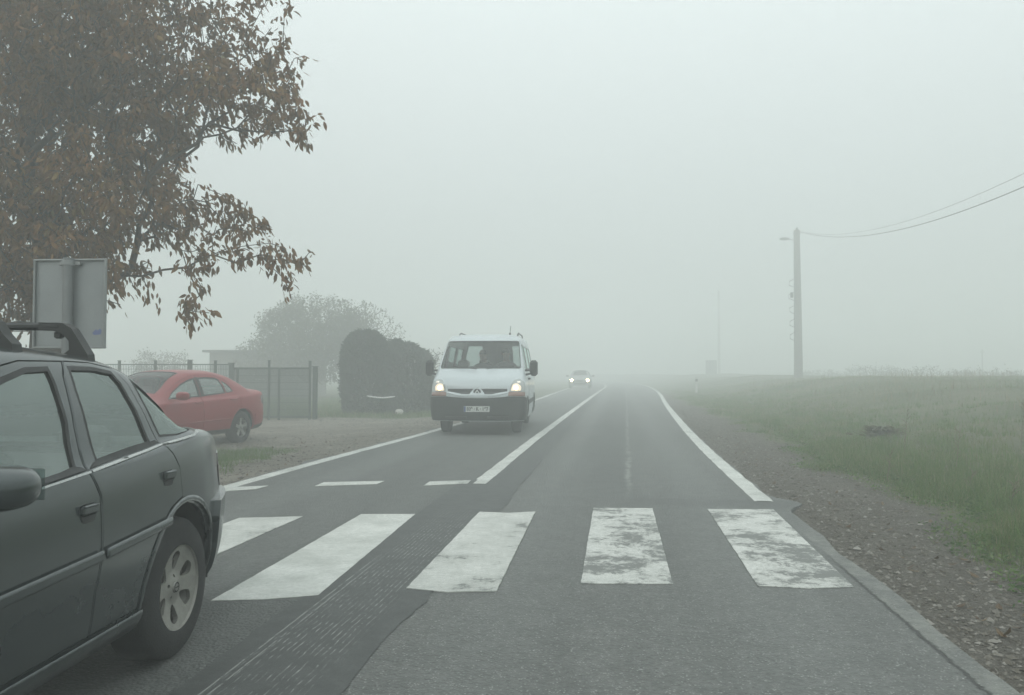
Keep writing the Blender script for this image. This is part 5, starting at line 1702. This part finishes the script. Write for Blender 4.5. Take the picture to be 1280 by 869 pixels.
# ------------------------------------------------------------------ traffic sign seen from behind
def sign():
    d = 6.4; c = cw(pxx(86, d), d)
    rz = math.atan2(ST, CT) - rad(4)
    root = thing('traffic_sign', 'back of a square grey metal traffic sign on a post beside the road', 'sign', (c[0], c[1], -.12), rz)
    zc, w, h = 1.92, .585, .70
    m = MB(); m.box((0, .012, zc), (w, .004, h), bev=.001); o = m.build('sign_plate', M['sign_back'], root)
    m = MB()
    t = .016
    m.box((0, 0, zc + h / 2), (w + .02, .030, t), bev=.005); m.box((0, 0, zc - h / 2), (w + .02, .030, t), bev=.005)
    m.box((-w / 2, 0, zc), (t, .030, h), bev=.005); m.box((w / 2, 0, zc), (t, .030, h), bev=.005)
    m.build('rim', M['galv'], o)
    m = MB(); m.tube([(0.005, -.035, 0), (.005, -.035, zc + h / 2 + .01)], .038, 20); m.build('post', M['galv_dark'], root, smooth=True)
    m = MB()
    for z in (zc - .24, zc + h / 2 - .03):
        m = MB(); m.lathe([(.042, z - .02), (.046, z - .018), (.046, z + .018), (.042, z + .02)], 'z', (.005, -.035, 0), 20)
        m.box((-.06, -.010, z), (.05, .03, .03), bev=.004); m.box((.07, -.010, z), (.05, .03, .03), bev=.004)
        m.box((.005, -.004, z), (.19, .012, .022), bev=.003)
        m.build('clamp', M['galv'], root, smooth=True)
    m = MB(); m.prism([(.185, zc - .235), (.215, zc - .205), (.232, zc - .215), (.250, zc - .198), (.262, zc - .215), (.255, zc - .245), (.20, zc - .25)], .0085, .0095, 'xz')
    m.build('sticker', M['sticker'], o)
    m = MB(); m.box((0, -.035, 0), (.3, .3, .10), bev=.03); m.build('footing', M['shed_wall'], root)
sign()

# ------------------------------------------------------------------ utility poles and wires
def pole(x, d, h, r, label, lamp=True, group=None, box=False):
    c = cw(x, d); zb = float(gh([c[0]], [c[1]])[0])
    root = thing('utility_pole', label, 'pole', (c[0], c[1], zb), math.atan2(ST, CT), group)
    m = MB(); m.tube([(0, 0, -.4), (0, 0, h * .5), (-.02, 0, h)], [r, r * .85, r * .68], 14); m.build('shaft', M['wood_pole'], root, smooth=True)
    m = MB()
    m.tube([(-r * .7, -r * .4, .3), (-r * .8, -r * .5, h * .5), (-r * .8, -r * .3, h * .8)], .035, 6)
    m.build('conduit', M['galv_dark'], root, smooth=True)
    m = MB(); m.tube([(0, 0, h - .5), (.0, 0, h + .16)], [.06, .07], 10); m.box((0, 0, h - .22), (.5, .09, .09), bev=.01); m.build('cross_arm', M['galv_dark'], root)
    for s in (-.2, .2):
        m = MB(); m.lathe([(.0, h - .16), (.05, h - .16), (.03, h - .11), (.055, h - .07), (.03, h - .03), (0, h - .01)], 'z', (s, 0, 0), 10)
        m.build('insulator', M['post_white'], root, smooth=True)
    if lamp:
        m = MB(); m.tube([(0, 0, h - .75), (-.35, -.02, h - .66), (-.55, -.02, h - .62)], .03, 8); a = m.build('lamp_arm', M['galv'], root, smooth=True)
        m = MB(); m.ell((-.86, -.02, h - .60), (.34, .15, .10), 16, 10, .8); m.build('lamp_head', M['galv_dark'], a, smooth=True)
    if box:
        r_ = random.Random(4)
        m = MB()
        for k in range(5):
            z = h * (.25 + .09 * k)
            m.tube([(-r * .8, -.1, z), (-r * 1.9 - r_.random() * .08, -.1, z + .16), (-r * 1.9 - r_.random() * .1, -.1, z + .42), (-r * .8, -.1, z + .6)], .022, 6)
        m.box((-r * 1.4, -.05, h * .56), (.16, .16, .36), bev=.02)
        m.build('cable_loops', M['cable'], root, smooth=True)
    return root, Vector((c[0], c[1], zb + h))
D1 = 54.0
p1, top1 = pole(pxx(998, D1) , D1, 10.0, .29, 'tall utility pole with a street lamp arm standing in the field on the right', True, box=True)
p2, top2 = pole(pxx(899, 125), 125, 13.2, .22, 'farthest faint utility pole beside the road in the fog', True)
p3, top3 = pole(pxx(1228, 100), 100, 3.2, .10, 'short thin post far out in the foggy field', False)
p3.name = 'field_post'; tag(p3, cat='post')
nxt = Vector((13.2, 2.0, 9.6))
def wire(a, b, sag, r, label):
    m = MB(); n = 60
    pts = []
    for k in range(n + 1):
        t = k / n; p = a.lerp(b, t); p.z -= sag * 4 * t * (1 - t); pts.append(p)
    m.tube(pts, r, 6)
    return tag(m.build('overhead_wire', M['cable'], smooth=True), label, 'wire')
# the near end of the span: the next pole stands behind the camera
c = (top1 + Vector((.1, -.1, -.12)))
wire(c, nxt, 3.05, .016, 'thicker lower overhead wire sagging from the utility pole to the right picture edge')
wire(c + Vector((.1, 0, -.02)), nxt + Vector((.2, 0, .75)), 2.95, .008, 'thin upper overhead wire running from the utility pole to the right picture edge')
p4, top4 = pole(*( (lambda X, Y: (X * CT + Y * ST, -X * ST + Y * CT))(13.2, 2.0) ), 9.3, .24, 'utility pole out of view to the right carrying the near end of the wires', False)

# marker post
c = cw(pxx(870.5, 48), 48)
root = thing('marker_post', 'slim white roadside marker post at the right verge in the fog', 'post', (c[0], c[1], -.1))
m = MB(); m.prism([(-.06, 0), (.06, 0), (.05, 1.02), (-.05, 1.10)], -.05, .05, 'xz'); m.build('body', M['post_white'], root)
m = MB(); m.box((0, 0, .90), (.125, .115, .16)); m.build('black_band', M['black'], root)
m = MB(); m.box((0, -.06, .90), (.05, .01, .12)); m.build('reflector', M['tail_red'], root)
# electrical cabinet far away beside the road
c = cw(pxx(889, 100), 100)
root = thing('roadside_cabinet', 'faint upright box beside the farthest pole in the fog', 'cabinet', (c[0], c[1], 0))
m = MB(); m.box((0, 0, 1.4), (1.3, .5, 2.8), bev=.03); m.build('case', M['galv_dark'], root)
m = MB(); m.box((0, -.26, 1.25), (.95, .02, 2.2), bev=.01); m.build('door', M['galv'], root)
# one dark weed tuft in the meadow
c = cw(pxx(1101, 14.6), 14.6)
zz = float(gh([c[0]], [c[1]])[0])
n = 500; a = RNG.uniform(0, 6.28, n); rr_ = np.abs(RNG.normal(0, .09, n))
P = np.stack([c[0] + rr_ * np.cos(a) * 1.5, c[1] + rr_ * np.sin(a), np.full(n, zz) + RNG.uniform(0, .16, n)], 1)
D = unit(np.stack([np.cos(a), np.sin(a), RNG.uniform(.2, 1.2, n)], 1))
V, F = leaf_mesh(P, D, unit(np.cross(D, RNG.normal(0, 1, (n, 3)))), RNG.uniform(.10, .20, n), RNG.uniform(.03, .06, n), .4)
tag(tri_obj('weed_tuft', V, F, M['paleleaf'], colors=np.repeat(RNG.uniform(.3, 1, n), 7)), 'single dark low weed tuft in the pale meadow', 'plant')
# a few taller single stalks at the verge
for k, (px, d, h) in enumerate([(1192, 9.8, .55), (1106, 9.4, .40), (1273, 10.5, .75), (1206, 8.2, .30), (1128, 11.5, .75), (1258, 7.4, .28)]):
    c = cw(pxx(px, d), d); zz = float(gh([c[0]], [c[1]])[0])
    m = MB(); m.tube([(0, 0, 0), (.03, 0, h * .5), (.07, .02, h)], [.005, .004, .002], 5)
    r_ = random.Random(k)
    for q in range(9):
        z = h * (.35 + .07 * q); a = r_.uniform(0, 6.28); L_ = .07
        m.tube([(.06 * z / h, 0, z), (.06 * z / h + L_ * math.cos(a) * .6, L_ * math.sin(a) * .6, z + .04), (.06 * z / h + L_ * math.cos(a), L_ * math.sin(a), z + .05)], [.003, .004, .001], 4)
    o = m.build('weed_stalk', M['straw']); o.location = (c[0], c[1], zz - .02)
    tag(o, ['thin curved weed stalk at the top of the near right verge', 'short weed stalk left of the others on the verge', 'tall weed stalk at the right picture edge', 'low weed stalk in the near verge grass', 'faint tall weed stalk farther out in the meadow', 'lowest weed stalk near the right picture edge'][k], 'plant', 'weed stalks on the right verge')
# ------------------------------------------------------------------ vehicles and people
M['headlamp'] = emis('headlamp_lit', (1.0, .72, .34), 8.0)
M['headlamp_dim'] = emis('side_lamp_lit', (1.0, .9, .75), .7)
M['headlamp_far'] = emis('far_headlamp_lit', (1.0, .76, .36), 45.0)
M['reflector'] = emis('lamp_reflector_lit', (1.0, .68, .34), .6)
M['steel_wheel'] = simple('painted_steel_wheel', (.12, .12, .12), .55, .3)
build_hatch()
build_saloon('saloon_car', 'red saloon parked on the gravel yard in front of the fence', (-8.235, 15.36, -.155), math.pi - rad(9.9), M['red_paint'])
build_saloon('oncoming_car', 'distant oncoming car with two bright headlights almost lost in the fog', (-2.88, 67.0, 0), math.pi + rad(1.0), M['far_paint'], False, M['headlamp_far'], .10)
van = build_van()
def in_van(x, y, z):
    return van.matrix_basis @ Vector((x, y, z))
bpy.context.view_layer.update()
seated_person(in_van(-.45, -1.66, .93), van.rotation_euler.z, 'driver of the white van in a dark jacket with hands on the wheel', M['jacket'], .42)
seated_person(in_van(.05, -1.66, .90), van.rotation_euler.z, 'passenger in a grey pullover in the middle front seat of the white van', M['jacket2'], .26, .01)

# ------------------------------------------------------------------ fog
hz = MB(); hz.box((0, 150, 4.95), (1000, 800, 12.9))
hz_o = hz.build('haze', None)
hz_o.data.materials.clear()
hm = bpy.data.materials.new('fog'); hm.use_nodes = True
hm.node_tree.nodes.clear()
o = hm.node_tree.nodes.new('ShaderNodeOutputMaterial'); v = hm.node_tree.nodes.new('ShaderNodeVolumePrincipled')
v.inputs['Color'].default_value = (.975, 1.0, .99, 1)
v.inputs['Density'].default_value = FOG
v.inputs['Anisotropy'].default_value = .25
hm.node_tree.links.new(v.outputs[0], o.inputs['Volume'])
hz_o.data.materials.append(hm)
tag(hz_o, 'pale grey fog filling the whole scene', 'fog', kind='stuff')

# ------------------------------------------------------------------ light
SUN_EL, SUN_AZ = rad(38), rad(-150)
w = bpy.data.worlds.new('World'); scene.world = w; w.use_nodes = True
t = w.node_tree; bg = t.nodes['Background']
sky = t.nodes.new('ShaderNodeTexSky'); sky.sky_type = 'NISHITA'; sky.sun_disc = False
sky.sun_elevation = SUN_EL; sky.sun_rotation = SUN_AZ; sky.dust_density = 6; sky.air_density = 1.0
# closed cloud deck: the blue of the clear sky is replaced by an even pale grey
cl = t.nodes.new('ShaderNodeMix'); cl.data_type = 'RGBA'; cl.inputs[0].default_value = .92
# an overcast sky is darkest at the horizon and brightest overhead
tc = t.nodes.new('ShaderNodeTexCoord'); sx = t.nodes.new('ShaderNodeSeparateXYZ'); t.links.new(tc.outputs['Generated'], sx.inputs[0])
mr = t.nodes.new('ShaderNodeMapRange'); t.links.new(sx.outputs[2], mr.inputs[0]); mr.inputs[3].default_value = .56; mr.inputs[4].default_value = 1.6
vm = t.nodes.new('ShaderNodeVectorMath'); vm.operation = 'SCALE'; vm.inputs[0].default_value = CLOUD; t.links.new(mr.outputs[0], vm.inputs['Scale'])
t.links.new(vm.outputs[0], cl.inputs[7])
t.links.new(sky.outputs[0], cl.inputs[6]); t.links.new(cl.outputs[2], bg.inputs[0])
bg.inputs[1].default_value = .12
sl = bpy.data.lights.new('sun', 'SUN'); sl.energy = .6; sl.angle = rad(40); sl.color = (1, .97, .93)
so = bpy.data.objects.new('sun', sl); COL.objects.link(so)
d = Vector((math.sin(SUN_AZ) * math.cos(SUN_EL), math.cos(SUN_AZ) * math.cos(SUN_EL), math.sin(SUN_EL)))
so.rotation_euler = (-d).to_track_quat('-Z', 'Y').to_euler()

# ------------------------------------------------------------------ camera and render
cam = bpy.data.cameras.new('camera'); co = bpy.data.objects.new('camera', cam); COL.objects.link(co)
cam.sensor_width = 36; cam.lens = 36 * 1005 / 1280; cam.clip_start = .05; cam.clip_end = 2000
co.location = (0, 0, 1.25)
co.rotation_euler = (math.pi / 2 + math.atan(31.5 / 1005), 0, math.atan(.129))
scene.camera = co
scene.render.engine = 'CYCLES'
cy = scene.cycles
cy.max_bounces = 12; cy.diffuse_bounces = 3; cy.glossy_bounces = 3; cy.transparent_max_bounces = 12; cy.volume_bounces = 8; cy.transmission_bounces = 4
cy.use_denoising = True; cy.sample_clamp_indirect = 6; cy.use_adaptive_sampling = True; cy.adaptive_threshold = .02
cy.caustics_reflective = False; cy.caustics_refractive = False
scene.view_settings.view_transform = 'Standard'; scene.view_settings.look = 'None'
scene.view_settings.exposure = EXPO; scene.view_settings.gamma = 1
scene.render.film_transparent = False
